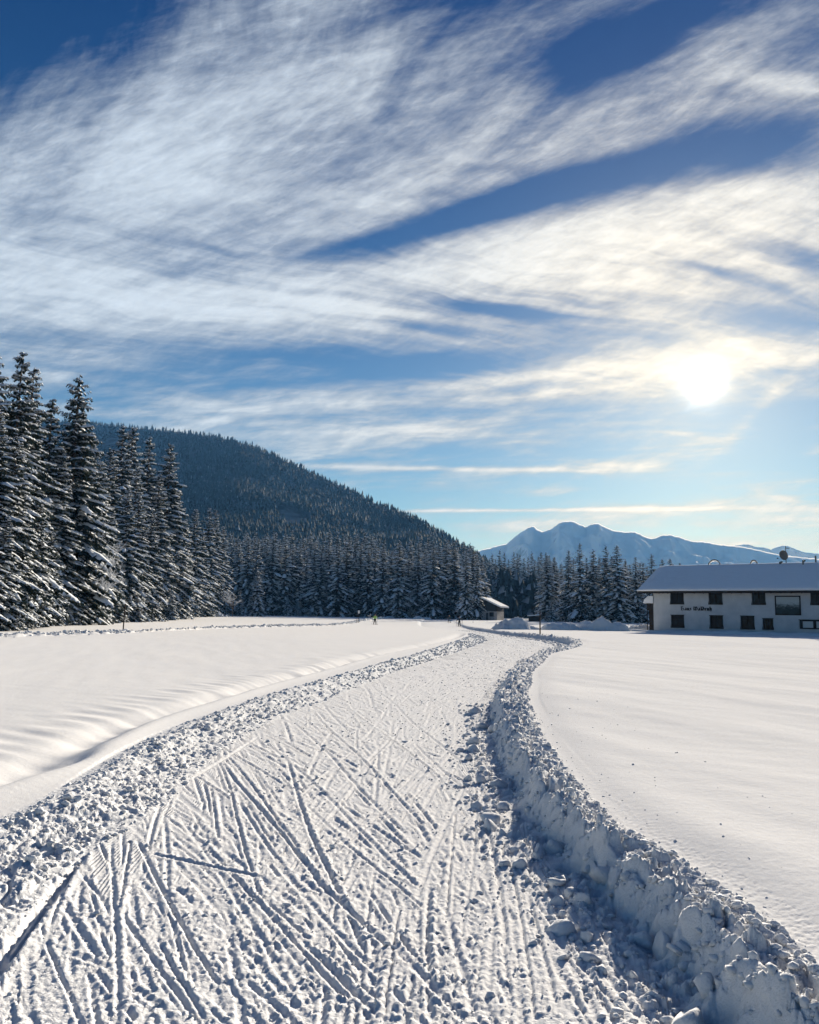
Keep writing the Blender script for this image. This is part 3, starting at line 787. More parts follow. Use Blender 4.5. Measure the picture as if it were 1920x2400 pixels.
# the row by the white house
ORD = ['first', 'second', 'third', 'fourth', 'fifth', 'sixth', 'seventh', 'eighth', 'ninth', 'tenth', 'eleventh', 'twelfth', 'thirteenth', 'fourteenth']
ROWT = [(1283, 1300, 246), (1302, 1304, 252), (1332, 1290, 238), (1361, 1274, 232), (1392, 1287, 240), (1423, 1279, 236), (1449, 1277, 233), (1470, 1312, 244), (1490, 1305, 240), (1510, 1318, 252), (1530, 1298, 246), (1554, 1310, 262), (1573, 1308, 268), (1596, 1318, 280)]
for k, (px, ty, Y) in enumerate(ROWT):
    plant(FARV[k % 6], px, ty, Y, f'{ORD[k]} spruce counted from the chalet in the row running behind the white house', group='row of spruces between chalet and white house', wide=rt.uniform(1.2, 1.5))
for k, (px, ty, Y) in enumerate([(1270, 1330, 320), (1318, 1330, 300), (1346, 1335, 310), (1377, 1330, 305), (1408, 1335, 300), (1436, 1330, 310), (1462, 1335, 300), (1500, 1340, 300), (1524, 1345, 310), (1545, 1340, 310), (1290, 1312, 288), (1306, 1318, 292), (1345, 1308, 290), (1376, 1306, 286), (1406, 1306, 290), (1436, 1302, 288), (1468, 1318, 292), (1478, 1322, 286), (1502, 1318, 290), (1520, 1326, 292), (1316, 1322, 296), (1388, 1312, 296), (1422, 1312, 298)]):
    plant(FARV[rt.randrange(6)], px, ty, Y, f'{nth(k + 1)} of the dim spruces standing behind the row, counted from the chalet', group='second line of spruces behind the row', wide=1.35)
# young trees in front
plant(SMALL[0], 600, 1338, 228, 'small broad spruce heavy with snow, alone at the foot of the wood', wide=1.15)
plant(SMALL[1], 672, 1394, 262, 'knee-high looking young spruce, taller of two beside the field', wide=1.2)
plant(SMALL[0], 697, 1408, 262, 'young spruce, shorter of two beside the field', wide=1.2)
plant(SMALL[1], 728, 1430, 262, 'tiny snow-covered spruce at the field edge', wide=1.3)
plant(SMALL[0], 1292, 1408, 228, 'low snow-covered spruce sapling at the chalet end of the row', wide=1.5)
plant(SMALL[1], 560, 1385, 236, 'young snowy spruce between the dark-stemmed sapling and the small broad spruce', wide=1.2)

for px, ty, Y, w in ((22, 1395, 53.5, 'by the picture edge'), (95, 1400, 65, 'nearest the picture-edge sapling'), (150, 1392, 74, 'midway to the reddish pole'), (205, 1398, 86, 'beside the bare frosted tree'), (268, 1388, 100, 'just before the reddish pole'), (318, 1392, 114, 'just beyond the reddish pole'), (400, 1385, 150, 'near the smooth snow mound')):
    plant(SMALL[rt.randrange(2)], px, ty, Y, 'low frosted spruce at the feet of the tall wood, ' + w, group='low frosted spruces at the feet of the wood', wide=rt.uniform(1.2, 1.6))

# bare snowy trees with white boughs
M_WOODS = material('frosted_twigs', (0.62, 0.64, 0.68), 0.9, 0.0)
def bare_tree(seed, h, spread, stem, twig_mat, levels=4):
    r = random.Random(seed); tr, tw = MB(), MB()
    def grow(p, d, L, rad, lev):
        q = p + d * L * .5 + Vector((r.uniform(-.1, .1), r.uniform(-.1, .1), 0)) * L; e = p + d * L
        (tr if lev <= 1 else tw).tube([p, q, e], [rad, rad * .8, rad * .6], 5 if lev < 2 else 3, caps=False)
        if lev >= levels: return
        for k in range(4 if lev else 6):
            t = r.uniform(.35, 1.0); a = r.random() * 6.28
            nd = (d + Vector((math.cos(a), math.sin(a), r.uniform(-.2, .45))) * spread * r.uniform(.6, 1.2)).normalized()
            grow(p + d * L * t, nd, L * r.uniform(.45, .66), max(rad * .5, .016), lev + 1)
    grow(Vector((0, 0, -.2)), Vector((0, 0, 1)), h * .55, h * .014, 0)
    return tr.build('trunk', stem, mesh_only=True), tw.build('crown', twig_mat, mesh_only=True)
def plant_bare(seed, px, Y, h, spread, label, name, cat, stem=M_BARK, lev=4):
    a, b = bare_tree(seed, h, spread, stem, M_WOODS, lev)
    x = at(px, 1450, Y).x; t = empty(name, (x, Y, gz(x, Y) - .05)); tag(t, label, cat)
    inst('trunk', a, t); inst('crown', b, t); return t
plant_bare(3, 236, 88, 9.5, .75, 'bare leafless tree with frosted white boughs against the dark spruces', 'bare_tree', 'tree', M_WOODS)
plant_bare(5, 358, 132, 4.2, 1.0, 'pale rounded bare bush at the foot of the wood', 'bare_bush', 'bush', M_WOODS)
plant_bare(8, 545, 205, 7.5, .8, 'dark-stemmed leafless sapling with frosted crown beside the snow mound', 'bare_sapling', 'tree')
plant_bare(12, 866, 215, 1.6, .7, 'little frosted shrub at the field end beside the green-jacketed skier', 'frosted_shrub', 'shrub', M_WOODS, 3)

# ------------------------------------------------------------------ the wooded hill
SIL = [(-500, 1010), (-200, 985), (100, 978), (200, 984), (330, 997), (400, 1003), (480, 1012), (560, 1030), (640, 1062), (720, 1098), (800, 1131), (880, 1170), (960, 1200), (1020, 1232), (1070, 1260), (1110, 1284), (1150, 1312), (1190, 1345), (1240, 1395)]
HX = np.array([s[0] for s in SIL], float); HYp = np.array([s[1] for s in SIL], float)
def hill_ridge(px):
    Dm = np.interp(px, [-500, 200, 800, 1110, 1240], [1650, 1500, 1150, 850, 700])
    return Dm, np.array([at(p, y, d).z for p, y, d in zip(np.atleast_1d(px), np.interp(np.atleast_1d(px), HX, HYp), np.atleast_1d(Dm))])
def hill_surface(px, t):
    """px along the ridge, t from the foot (0) to the ridge (1) and over it (>1)"""
    Dm, zr = hill_ridge(px); zr = zr - 7
    y0 = 345.0
    y = y0 + (Dm - y0) * t
    z0 = 1.0
    tt = np.clip(t, 0, 1)
    z = z0 + (zr - z0) * (0.42 * tt + 0.58 * tt ** 1.9)
    z = np.where(t > 1, zr - (t - 1) * (Dm - y0) * 0.35, z)
    x = np.array([at(p, 1450, 1000.0).x / 1000.0 for p in np.atleast_1d(px)]) * y
    z = z + fbm(x * 0.006, y * 0.006, 3, 130) * 14 * tt * (1 - np.clip(tt, 0, 1) ** 6) * np.clip(zr / 120, 0.1, 1)
    return x, y, z
def hill():
    pxs = np.linspace(-500, 1240, 90); ts = np.linspace(-0.02, 1.35, 56)
    co = []
    for t in ts:
        x, y, z = hill_surface(pxs, np.full_like(pxs, t)); co.append(np.stack([x, y, z - (3 if t < 0 else 0)], 1))
    co = np.concatenate(co); n = len(pxs); idx = np.arange(len(co)).reshape(len(ts), n)
    f = np.stack([idx[:-1, :-1], idx[:-1, 1:], idx[1:, 1:], idx[1:, :-1]], -1).reshape(-1, 4)
    def nd(t, b):
        k = noise(geo_pos(), 0.02, 4, 0.6).step(.35, .65)
        t.links.new(mixc(k, (0.02, 0.025, 0.03), (0.16, 0.17, 0.19)).s, b.inputs['Base Color'])
    o = mesh_from_arrays('hill', co, f, material('forest_floor_snow', (0.4, 0.42, 0.45), 0.9, 0.0, nd), True); tag(o, kind='structure')
hill()
M_FROST = material('frosted_needles', (0.30, 0.33, 0.37), 0.9, 0.0)
def wood_mass(name, pts, hs, seed, tiers, sides, frost, slim=1.0):
    """a far wood nobody could count: tiered conifers joined into one mesh"""
    r = np.random.default_rng(seed); n = len(pts)
    V = []; Fc = []; Mi = []
    base = 0
    ang = np.arange(sides) / sides * 2 * np.pi
    rot = r.random(n) * 6.28; rad = hs * r.uniform(.15, .24, n) * slim
    allv = []; 
    for k in range(tiers):
        f0 = 0.06 + 0.80 * k / tiers; f1 = min(1.0, f0 + 1.25 / tiers)
        rr = rad * (1 - f0) ** .8
        ring = np.stack([pts[:, 0, None] + rr[:, None] * np.cos(ang + rot[:, None] + k) * r.uniform(.6, 1.25, (n, sides)), pts[:, 1, None] + rr[:, None] * np.sin(ang + rot[:, None] + k) * r.uniform(.6, 1.25, (n, sides)),
                         pts[:, 2, None] + (hs * f0)[:, None] + hs[:, None] * r.uniform(-.03, .03, (n, sides))], -1)
        apex = np.stack([pts[:, 0], pts[:, 1], pts[:, 2] + hs * f1], -1)[:, None, :]
        v = np.concatenate([ring, apex], 1)                   # n, sides+1, 3
        b = base + np.arange(n)[:, None] * (sides + 1)
        i = np.arange(sides)
        fc = np.stack([b + i, b + (i + 1) % sides, b + sides + 0 * i], -1)
        allv.append(v.reshape(-1, 3)); Fc.append(fc.reshape(-1, 3)); Mi.append((r.random(n * sides) < frost).astype(np.int32)); base += n * (sides + 1)
    o = mesh_from_arrays(name, np.concatenate(allv), np.concatenate(Fc), None, mat_idx=np.concatenate(Mi), mats=[M_NEEDLE, M_FROST])
    return o
def hill_wood():
    r = np.random.default_rng(3); n = 30000
    px = r.uniform(-320, 1215, n); t = r.random(n) ** 0.75
    x, y, z = hill_surface(px, t)
    bare = fbm(x * 0.012, y * 0.006, 3, 140)
    keep = (bare < 0.62) | (t > .93)
    # a pale clearing high up beside the tall spruces
    cl = ((px - 235) / 26) ** 2 + ((t - 0.86) / 0.06) ** 2 < 1
    keep &= ~cl
    pts = np.stack([x, y, z - .5], 1)[keep]; hs = r.uniform(5.5, 9.5, keep.sum()) * np.where(t[keep] > .95, r.uniform(.7, 1.15, keep.sum()), 1)
    o = wood_mass('hillside_forest', pts, hs, 8, 2, 4, .02, 1.3)
    tag(o, 'dark blue spruce forest covering the hillside above the field', 'forest', kind='stuff')
    # trees between the counted rows and the hill's foot
    n = 1500; px = r.uniform(380, 1260, n); Y = r.uniform(380, 560, n); xs = np.array([at(p, 1450, 1000.).x / 1000 for p in px]) * Y
    Dm, zr = hill_ridge(px); tt = (Y - 345) / (Dm - 345); _, _, zz = hill_surface(px, tt)
    zg = np.maximum(zz, flat_z(xs, Y))
    o = wood_mass('lower_forest', np.stack([xs, Y, zg - .5], 1), r.uniform(16, 25, n), 9, 6, 7, .13)
    tag(o, 'massed frosted spruces behind the counted rows at the foot of the hill', 'forest', kind='stuff')
    # wood closing the valley behind the house and beyond the frame
    n = 1600; a = np.concatenate([r.uniform(0.12, .95, 900), r.uniform(-1.3, -.50, 700)]); Y = np.where(np.arange(n) < 900, r.uniform(430, 620, n), r.uniform(150, 420, n))
    xs = a * Y
    o = wood_mass('valley_forest', np.stack([xs, Y, flat_z(xs, Y) - .5], 1), r.uniform(12, 19, n), 10, 5, 6, .12)
    tag(o, 'low dark line of distant spruces closing the valley', 'forest', kind='stuff')
hill_wood()

# ------------------------------------------------------------------ the far snow mountains
MSIL = [(1020, 1320), (1080, 1305), (1120, 1291), (1160, 1281), (1188, 1274), (1215, 1252), (1238, 1237), (1252, 1233), (1262, 1241), (1273, 1246), (1292, 1240), (1310, 1228), (1322, 1222), (1345, 1221), (1362, 1229), (1375, 1235), (1388, 1229), (1404, 1226), (1416, 1232), (1440, 1243), (1470, 1247), (1492, 1246), (1510, 1255), (1528, 1262), (1541, 1261), (1556, 1254), (1575, 1253), (1595, 1258), (1625, 1268), (1660, 1270), (1690, 1276), (1715, 1279), (1735, 1280), (1760, 1284), (1790, 1291), (1812, 1296), (1845, 1302), (1900, 1308), (2000, 1315), (2200, 1330), (2500, 1360)]
M2SIL = [(1650, 1300), (1720, 1280), (1745, 1277), (1760, 1276), (1780, 1282), (1800, 1284), (1812, 1288), (1840, 1279), (1852, 1279), (1870, 1287), (1895, 1295), (1920, 1297), (2000, 1310), (2200, 1330)]
def range_mesh(sil, Y0, Y1, seed, name, n=340):
    pxs = np.linspace(sil[0][0], sil[-1][0], n); pys = np.interp(pxs, [s[0] for s in sil], [s[1] for s in sil])
    pys = pys + perlin(pxs * 0.11, pxs * 0, seed) * 1.3 + perlin(pxs * 0.31, pxs * 0, seed + 9) * 0.9
    rows = 60; co = []
    for k in range(rows):
        t = k / (rows - 8)
        Y = Y0 + (Y1 - Y0) * t
        x = np.array([at(p, 1450, 1000.).x / 1000 for p in pxs]) * Y1
        zt = np.array([at(p, q, Y1).z for p, q in zip(pxs, pys)])
        tt = min(t, 1)
        z = zt * (0.25 * tt + 0.75 * tt ** 1.6) if t <= 1 else zt - (t - 1) * (Y1 - Y0) * .8
        w = (1 - tt ** 5) * min(1, tt * 3)
        xx = x * (Y / Y1)
        rg = 1 - np.abs(perlin(xx * 0.0062, np.full_like(xx, Y * 0.002), seed + 1)) * 2
        z = z + w * zt * (0.09 * rg + 0.08 * fbm(xx * 0.016, np.full_like(xx, Y * 0.009), 4, seed + 3))
        co.append(np.stack([xx, np.full_like(xx, Y), z], 1))
    co = np.concatenate(co); idx = np.arange(len(co)).reshape(rows, n)
    f = np.stack([idx[:-1, :-1], idx[:-1, 1:], idx[1:, 1:], idx[1:, :-1]], -1).reshape(-1, 4)
    o = mesh_from_arrays(name, co, f, M_ALP, False); tag(o, kind='structure')
def alp_nodes(t, b):
    g = S.tree.nodes.new('ShaderNodeNewGeometry'); sp = S.tree.nodes.new('ShaderNodeSeparateXYZ'); t.links.new(g.outputs['Normal'], sp.inputs[0])
    k = noise(S(g.outputs['Position']), 0.014, 6, 0.7)
    rock = (S(sp.outputs[2]) * -1.0 + k * 0.55).step(-0.42, -0.22)
    t.links.new(mixc(rock * 0.8, (0.88, 0.89, 0.92), (0.16, 0.16, 0.18)).s, b.inputs['Base Color'])
M_ALP = material('mountain_snow', SNOW, 0.9, 0.0, alp_nodes)
range_mesh(MSIL, 2200, 3400, 200, 'snow_mountain')
range_mesh(M2SIL, 3600, 4200, 210, 'far_mountain', 160)

# ------------------------------------------------------------------ the white house
def plaster_nodes(t, b):
    p = obj_co(); n = noise(p, 0.7, 5, 0.65)
    t.links.new(mixc(n.step(.25, .75), (0.48, 0.50, 0.52), (0.62, 0.63, 0.64)).s, b.inputs['Base Color'])
    bump(b, noise(p, 14, 4, .7), 0.02, .6)
M_PLASTER = material('rough_white_plaster', (0.7, 0.7, 0.7), 0.9, 0.1, plaster_nodes)
def wood_nodes(t, b):
    p = obj_co(); sp = S.tree.nodes.new('ShaderNodeSeparateXYZ'); t.links.new(p.s, sp.inputs[0])
    n = noise(vec(S(sp.outputs[0]) * 9, S(sp.outputs[1]) * 9, S(sp.outputs[2]) * 1.2), 1.5, 5, .6)
    t.links.new(mixc(n, (0.010, 0.008, 0.007), (0.034, 0.025, 0.020)).s, b.inputs['Base Color'])
M_WOOD = material('dark_stained_wood', (0.05, 0.035, 0.025), 0.75, 0.2, wood_nodes)
M_GLASS = material('window_glass', (0.010, 0.012, 0.015), 0.15, 0.12)
M_PAPER = material('notice_paper', (0.62, 0.63, 0.62), 0.8, 0.1)
M_METAL = material('dull_grey_metal', (0.10, 0.11, 0.11), 0.5, 0.4)
M_LETTER = material('painted_lettering', (0.030, 0.024, 0.022), 0.85, 0.1)
def mural_nodes(t, b):
    tc = S.tree.nodes.new('ShaderNodeTexCoord'); sp = S.tree.nodes.new('ShaderNodeSeparateXYZ'); t.links.new(tc.outputs['Generated'], sp.inputs[0])
    x, z = S(sp.outputs[0]), S(sp.outputs[2])
    n = noise(vec(x * 2.6, 0.0, z * 7), 1.3, 5, .65, 2.1, .8); n2 = noise(vec(x * 5, 3.0, z * 5), 1.6, 5, .6)
    h = z + (n - .5) * .7
    c = mixc(h.step(.30, .70), (0.05, 0.065, 0.06), (0.46, 0.50, 0.50))
    c = mixc((n2 - (z - .5).max(0.0)).step(.48, .62) * .7, c, (0.045, 0.055, 0.05))
    t.links.new(c.s, b.inputs['Base Color'])
M_MURAL = material('faded_landscape_painting', (0.2, 0.2, 0.2), 0.9, 0.1, mural_nodes)
def roofsnow_nodes(t, b):
    p = obj_co()
    bump(b, noise(p, 1.5, 4, .55), 0.10, .5, bump(None, noise(p, 25, 3, .6), 0.01, .5))
M_ROOFSNOW = material('roof_snow', (0.82, 0.84, 0.87), 0.85, 0.0, roofsnow_nodes)

def bar(mb, x0, x1, y0, y1, z0, z1): mb.box(min(x0, x1), max(x0, x1), min(y0, y1), max(y0, y1), min(z0, z1), max(z0, z1))
GLYPH = {  # broken-letter strokes on a 1-high grid: lists of polylines (x, y)
    'H': (0.86, [[(.0, .86), (.12, 1.0), (.24, .90), (.20, .60), (.20, .06), (.32, .0)], [(.20, .06), (.06, .0)], [(.20, .46), (.42, .62), (.60, .52), (.60, .10), (.50, -.14)], [(.24, .92), (.42, 1.0), (.54, .92)]]),
    'a': (0.56, [[(.10, .55), (.24, .64), (.40, .55), (.40, .12), (.50, .0)], [(.40, .34), (.12, .30), (.10, .10), (.24, 0), (.40, .12)]]),
    'u': (0.58, [[(.08, .62), (.16, .54), (.16, .10), (.26, .0), (.40, .10)], [(.34, .62), (.42, .54), (.42, .10), (.52, .0)]]),
    's': (0.46, [[(.36, .58), (.22, .64), (.12, .52), (.32, .34), (.34, .12), (.20, .0), (.06, .08)]]),
    'W': (1.10, [[(.02, .90), (.16, 1.0), (.26, .84), (.18, .5), (.20, .14), (.34, .0), (.50, .12)], [(.46, .95), (.56, .84), (.52, .4), (.54, .14), (.68, .0), (.88, .12), (.92, .55), (.80, .92), (.66, .98)]]),
    'l': (0.34, [[(.10, .98), (.18, .90), (.18, .10), (.28, .0)]]),
    'd': (0.56, [[(.10, 1.0), (.36, .66), (.44, .40), (.38, .10), (.24, .0), (.10, .12), (.10, .46), (.22, .58), (.36, .52)]]),
    'r': (0.46, [[(.08, .62), (.16, .54), (.16, .10), (.10, .0), (.24, .02)], [(.16, .48), (.30, .62), (.42, .54)]]),
    'h': (0.56, [[(.08, .98), (.16, .90), (.16, .08), (.08, .0)], [(.16, .48), (.34, .62), (.42, .50), (.42, .12), (.30, -.18)]]),
    ' ': (0.34, []),
}
def lettering(mb, text, x0, z0, x1, hgt, y):
    """broad-nib strokes swept along each glyph, raised a little from the wall"""
    tot = sum(GLYPH[c][0] for c in text); k = (x1 - x0) / tot; x = x0; n = 0
    for c in text:
        w, pl = GLYPH[c]
        for line in pl:
            pts = [(x + a * k, z0 + b * hgt) for a, b in line]
            for (ax, az), (bx, bz) in zip(pts, pts[1:]):
                nx, nz = .100 * k, .075 * hgt          # pen nib held at a slant
                q = [(ax - nx, az - nz), (ax + nx, az + nz), (bx + nx, bz + nz), (bx - nx, bz - nz)]
                yy = y - 0.0006 * n; n += 1
                mb.add([(p, yy, r_) for p, r_ in q] + [(p, y + .02, r_) for p, r_ in q], [(0, 1, 2, 3), (4, 7, 6, 5), (0, 4, 5, 1), (1, 5, 6, 2), (2, 6, 7, 3), (3, 7, 4, 0)])
        x += w * k

def white_house():
    C0 = at(1533, 1479.5, 100.0); z0 = C0.z - 0.1
    wd = Vector((0.8, -0.6, 0)); dd = Vector((0.6, 0.8, 0))
    root = empty('white_house', (C0.x, C0.y, z0), math.atan2(wd.y, wd.x))
    tag(root, 'long white two-storey house with deep snow on its roof and dark wooden windows', 'house')
    def st(px, py, t=0.0):
        d = ray(px, py); o = CAM_P; base = Vector((C0.x, C0.y, 0)) + dd * t
        k = (base - o).dot(dd) / d.dot(dd); p = o + d * k
        return (p - base).dot(wd), p.z - z0
    def zoom(zx, zy): return 1480 + zx * .25507, 1270 + zy * .25510
    L, DEP = 36.0, 13.6
    Hw = st(1533, 1386)[1] + 0.25
    # openings of the long wall, read off the photograph
    up = [(360, 480, 462, 570), (712, 835, 465, 573), (1108, 1232, 468, 577), (1648, 1770, 472, 581)]
    lo = [(367, 484, 674, 786), (722, 843, 678, 794), (1006, 1131, 683, 798), (1209, 1304, 700, 802)]
    board = (1548, 1790, 719, 804)
    def rect(a):
        s0, z1 = st(*zoom(a[0], a[2])); s1, zb = st(*zoom(a[1], a[3])); return s0, s1, zb, z1
    wins = [rect(a) for a in up + lo]; rb = rect(board)
    zu0, zu1 = wins[0][2], min(Hw - .12, wins[0][3] + .05); zl0, zl1 = wins[4][2], wins[4][3]
    for k in range(4): wins[k] = (wins[k][0], wins[k][1], zu0, zu1)
    for k in range(4, 7): wins[k] = (wins[k][0], wins[k][1], zl0, zl1)
    wins[7] = (wins[7][0], wins[7][1], zl0, zl1 - .25)
    wins += [(24.5, 26.0, zu0, zu1), (29.0, 30.5, zu0, zu1), (26, 27.5, zl0, zl1), (31, 32.5, zl0, zl1)]
    # wall with real openings
    mb = MB(); xs = sorted({0.0, L} | {w[0] for w in wins} | {w[1] for w in wins}); zs = sorted({-0.6, Hw} | {w[2] for w in wins} | {w[3] for w in wins})
    for a, b in zip(xs, xs[1:]):
        for c, d in zip(zs, zs[1:]):
            mx, mz = (a + b) / 2, (c + d) / 2
            if any(w[0] < mx < w[1] and w[2] < mz < w[3] for w in wins): continue
            mb.add([(a, 0, c), (b, 0, c), (b, 0, d), (a, 0, d)], [(0, 1, 2, 3)])
    for (a, b, c, d) in wins:
        mb.add([(a, 0, c), (b, 0, c), (b, 0, d), (a, 0, d), (a, .22, c), (b, .22, c), (b, .22, d), (a, .22, d)], [(0, 4, 5, 1), (1, 5, 6, 2), (2, 6, 7, 3), (3, 7, 4, 0)])
    sl = 0.43; ridge = Hw + sl * DEP / 2
    for x, fl in ((0, 1), (L, -1)):
        v = [(x, 0, -.6), (x, DEP, -.6), (x, DEP, Hw), (x, DEP / 2, ridge), (x, 0, Hw)]
        mb.add(v, [tuple(range(5))[::fl]])
    mb.add([(0, DEP, -.6), (L, DEP, -.6), (L, DEP, Hw), (0, DEP, Hw)], [(0, 3, 2, 1)])
    mb.build('wall', M_PLASTER, root)
    # windows: frame > panes, sill, lintel
    for k, (a, b, c, d) in enumerate(wins):
        f = MB(); fw = .10
        bar(f, a, b, .04, .16, d - fw, d); bar(f, a, b, .04, .16, c, c + fw)
        bar(f, a, a + fw, .04, .16, c + fw, d - fw); bar(f, b - fw, b, .04, .16, c + fw, d - fw)
        m = (a + b) / 2
        bar(f, m - .04, m + .04, .05, .15, c + fw, d - fw)
        bar(f, a + fw, m - .04, .06, .14, c + (d - c) * .66 - .025, c + (d - c) * .66 + .025); bar(f, m + .04, b - fw, .06, .14, c + (d - c) * .66 - .025, c + (d - c) * .66 + .025)
        w = f.build('window', M_WOOD, root)
        for x0, x1 in ((a + fw, m - .04), (m + .04, b - fw)):
            g = MB(); g.box(x0, x1, .095, .105, c + fw, d - fw); g.build('pane', M_GLASS, w)
        g = MB(); g.add([(a - .10, -.09, c - .07), (b + .10, -.09, c - .07), (b + .10, .03, c - .07), (a - .10, .03, c - .07), (a - .06, -.09, c), (b + .06, -.09, c), (b + .06, .03, c), (a - .06, .03, c)], [(0, 3, 2, 1), (4, 5, 6, 7), (0, 1, 5, 4), (1, 2, 6, 5), (2, 3, 7, 6), (3, 0, 4, 7)])
        g.build('sill', M_WOOD, w)
        if k >= 4:
            g = MB(); g.box(a - .08, b + .08, -.07, .04, d, d + .07); g.build('lintel', M_WOOD, w)
        for x0, x1, sx in ((a - .10, a, -1), (b, b + .10, 1)):       # splayed boards beside the opening
            g = MB(); xi = a if sx < 0 else b
            g.add([(xi, -.035, c), (xi + sx * .10, -.035, c), (xi + sx * .03, -.035, c + .4), (xi + sx * .03, -.035, d), (xi, -.035, d), (xi, .03, c), (xi + sx * .10, .03, c), (xi + sx * .03, .03, c + .4), (xi + sx * .03, .03, d), (xi, .03, d)],
                  [(0, 1, 2, 3, 4), (9, 8, 7, 6, 5), (0, 5, 6, 1), (1, 6, 7, 2), (2, 7, 8, 3), (3, 8, 9, 4)])
            g.build('surround_board', M_WOOD, w)
    # notice case
    a, b, c, d = rb
    f = MB(); bar(f, a, b, -.12, -.002, d - .12, d); bar(f, a, b, -.12, -.002, c, c + .12)
    xs_ = [a, a + .30, a + 1.35, a + 1.65, a + 2.75, b]
    bar(f, xs_[0], xs_[1], -.12, -.002, c + .12, d - .12); bar(f, xs_[2], xs_[3], -.12, -.002, c + .12, d - .12); bar(f, xs_[4], b, -.12, -.002, c + .12, d - .12)
    nb = f.build('notice_case', M_WOOD, root)
    g = MB(); g.box(xs_[1], xs_[2], -.05, -.002, c + .12, d - .12); g.build('notice_panel', M_PAPER, nb)
    g = MB(); g.box(xs_[3], xs_[4], -.05, -.002, c + .12, d - .12); g.build('notice_panel', M_PAPER, nb)
    g = MB(); g.box(a - .1, b + .1, -.18, -.002, d, d + .07); g.build('case_top', M_WOOD, nb)
    # wall painting in a dark frame
    a, b, c, d = rect((1318, 1562, 495, 676))
    f = MB(); bar(f, a, b, -.08, -.002, d - .13, d); bar(f, a, b, -.08, -.002, c, c + .13); bar(f, a, a + .13, -.08, -.002, c + .13, d - .13); bar(f, b - .13, b, -.08, -.002, c + .13, d - .13)
    fr = f.build('picture_frame', M_WOOD, root)
    g = MB(); g.box(a + .13, b - .13, -.045, -.002, c + .13, d - .13); g.build('wall_painting', M_MURAL, fr)
    # name on the wall
    a, zt = st(*zoom(452, 594)); b, zb = st(*zoom(742, 636))
    g = MB(); lettering(g, 'Haus Waldruh', a, zb + .06, b, (zt - zb) * .88, -.015); g.build('house_name', M_LETTER, root)['kind'] = 'stuff'
    # roof boards, eave beam, rafters, gable boards
    ov, oe = 0.95, 1.5
    zr = lambda t: Hw + .02 + sl * (t if t <= DEP / 2 else DEP - t)
    g = MB()
    for t0, t1 in ((-ov, DEP / 2), (DEP / 2, DEP + ov)):
        v = [(x, t, zr(t) + o_) for x in (-oe, L + oe) for t in (t0, t1) for o_ in (0, .12)]
        g.add(v, [(0, 2, 6, 4), (1, 5, 7, 3), (0, 4, 5, 1), (2, 3, 7, 6), (0, 1, 3, 2), (4, 6, 7, 5)])
    rf = g.build('roof', M_WOOD, root)
    g = MB(); bar(g, -oe, L + oe, -ov - .06, -ov - .003, zr(-ov) - .14, zr(-ov) + .16); g.build('fascia_board', M_WOOD, rf)
    for k in range(36):
        x = -1.1 + k * 1.05
        v = [(x + i * .12, t, zr(t) - .18 * j - .004) for i in (0, 1) for t in (-ov + .02, -.02) for j in (0, 1)]
        g = MB(); g.add(v, [(0, 4, 6, 2), (1, 3, 7, 5), (0, 1, 5, 4), (2, 6, 7, 3), (0, 2, 3, 1), (4, 5, 7, 6)]); g.build('rafter', M_WOOD, rf)
    # snow on the roof: thick, soft edged
    prof = [(-ov - .10, .13), (-ov - .20, .22), (-ov - .17, .36), (-ov + .05, .47), (-ov + .6, .50), (1.5, .50), (4.0, .48), (6.0, .46), (6.6, .42), (6.85, .40), (7.4, .44), (9.5, .48), (DEP + ov - .3, .5), (DEP + ov + .12, .40), (DEP + ov + .15, .2), (DEP + ov + .08, .13)]
    nx = 180; xs2 = np.linspace(-oe - .12, L + oe + .12, nx); V = []
    rg = np.random.default_rng(4); wv = fbm(xs2 * .35, xs2 * 0, 4, 300)
    for i, x in enumerate(xs2):
        en = min(1, (i + .3) / 4) if i < 4 else (min(1, (nx - 1 - i + .3) / 4) if i > nx - 5 else 1)
        for j, (t, h) in enumerate(prof):
            tt = t + (wv[i] * .07 if j in (1, 2, 3) else 0); hh = (h + (wv[i] * .03 if j > 1 else wv[i] * .012)) 
            if 0 < j < len(prof) - 1: hh = .13 + (hh - .13) * (.45 + .55 * en)
            V.append((x, tt, zr(max(-ov, min(DEP + ov, t))) + hh))
    m = len(prof); idx = np.arange(nx * m).reshape(nx, m)
    Fc = np.stack([idx[:-1, :-1], idx[1:, :-1], idx[1:, 1:], idx[:-1, 1:]], -1).reshape(-1, 4)
    mesh_from_arrays('roof_snow', np.array(V, np.float32), Fc, M_ROOFSNOW, True, rf)
    ge = MB(); ge.add([V[j] for j in range(m)], [tuple(range(m))[::-1]]); ge.add([V[(nx - 1) * m + j] for j in range(m)], [tuple(range(m))]); ge.build('snow_edge', M_ROOFSNOW, rf)
    # things standing on the roof
    sr = lambda t: zr(t) + .42
    def rs(zx, t): return st(zoom(zx, 200)[0], zoom(0, 210)[1], t)[0]
    s = rs(1424, 6.6); g = MB(); g.tube([(s, 6.6, sr(6.6) - .4), (s, 6.6, sr(6.6) + 2.0)], .045, 6); mast = g.build('antenna_mast', M_METAL, root)
    g = MB(); g.tube([(s, 6.6, sr(6.6) + 1.75), (s + .45, 6.45, sr(6.6) + 1.72)], .05, 5); g.build('antenna_arm', M_METAL, mast)
    g = MB(); n = 20; cx, cz = s - .22, sr(6.6) + .92                       # the dish: a shallow bowl with thickness
    ax = Vector((.45, .85, .28)).normalized(); e1 = ax.cross(Vector((0, 0, 1))).normalized(); e2 = ax.cross(e1); cc = Vector((cx, 6.45, cz))
    rings = [(0, .14), (.25, .12), (.45, .07), (.60, 0)]
    vs = [cc + ax * .14]; vb = [cc + ax * .17]
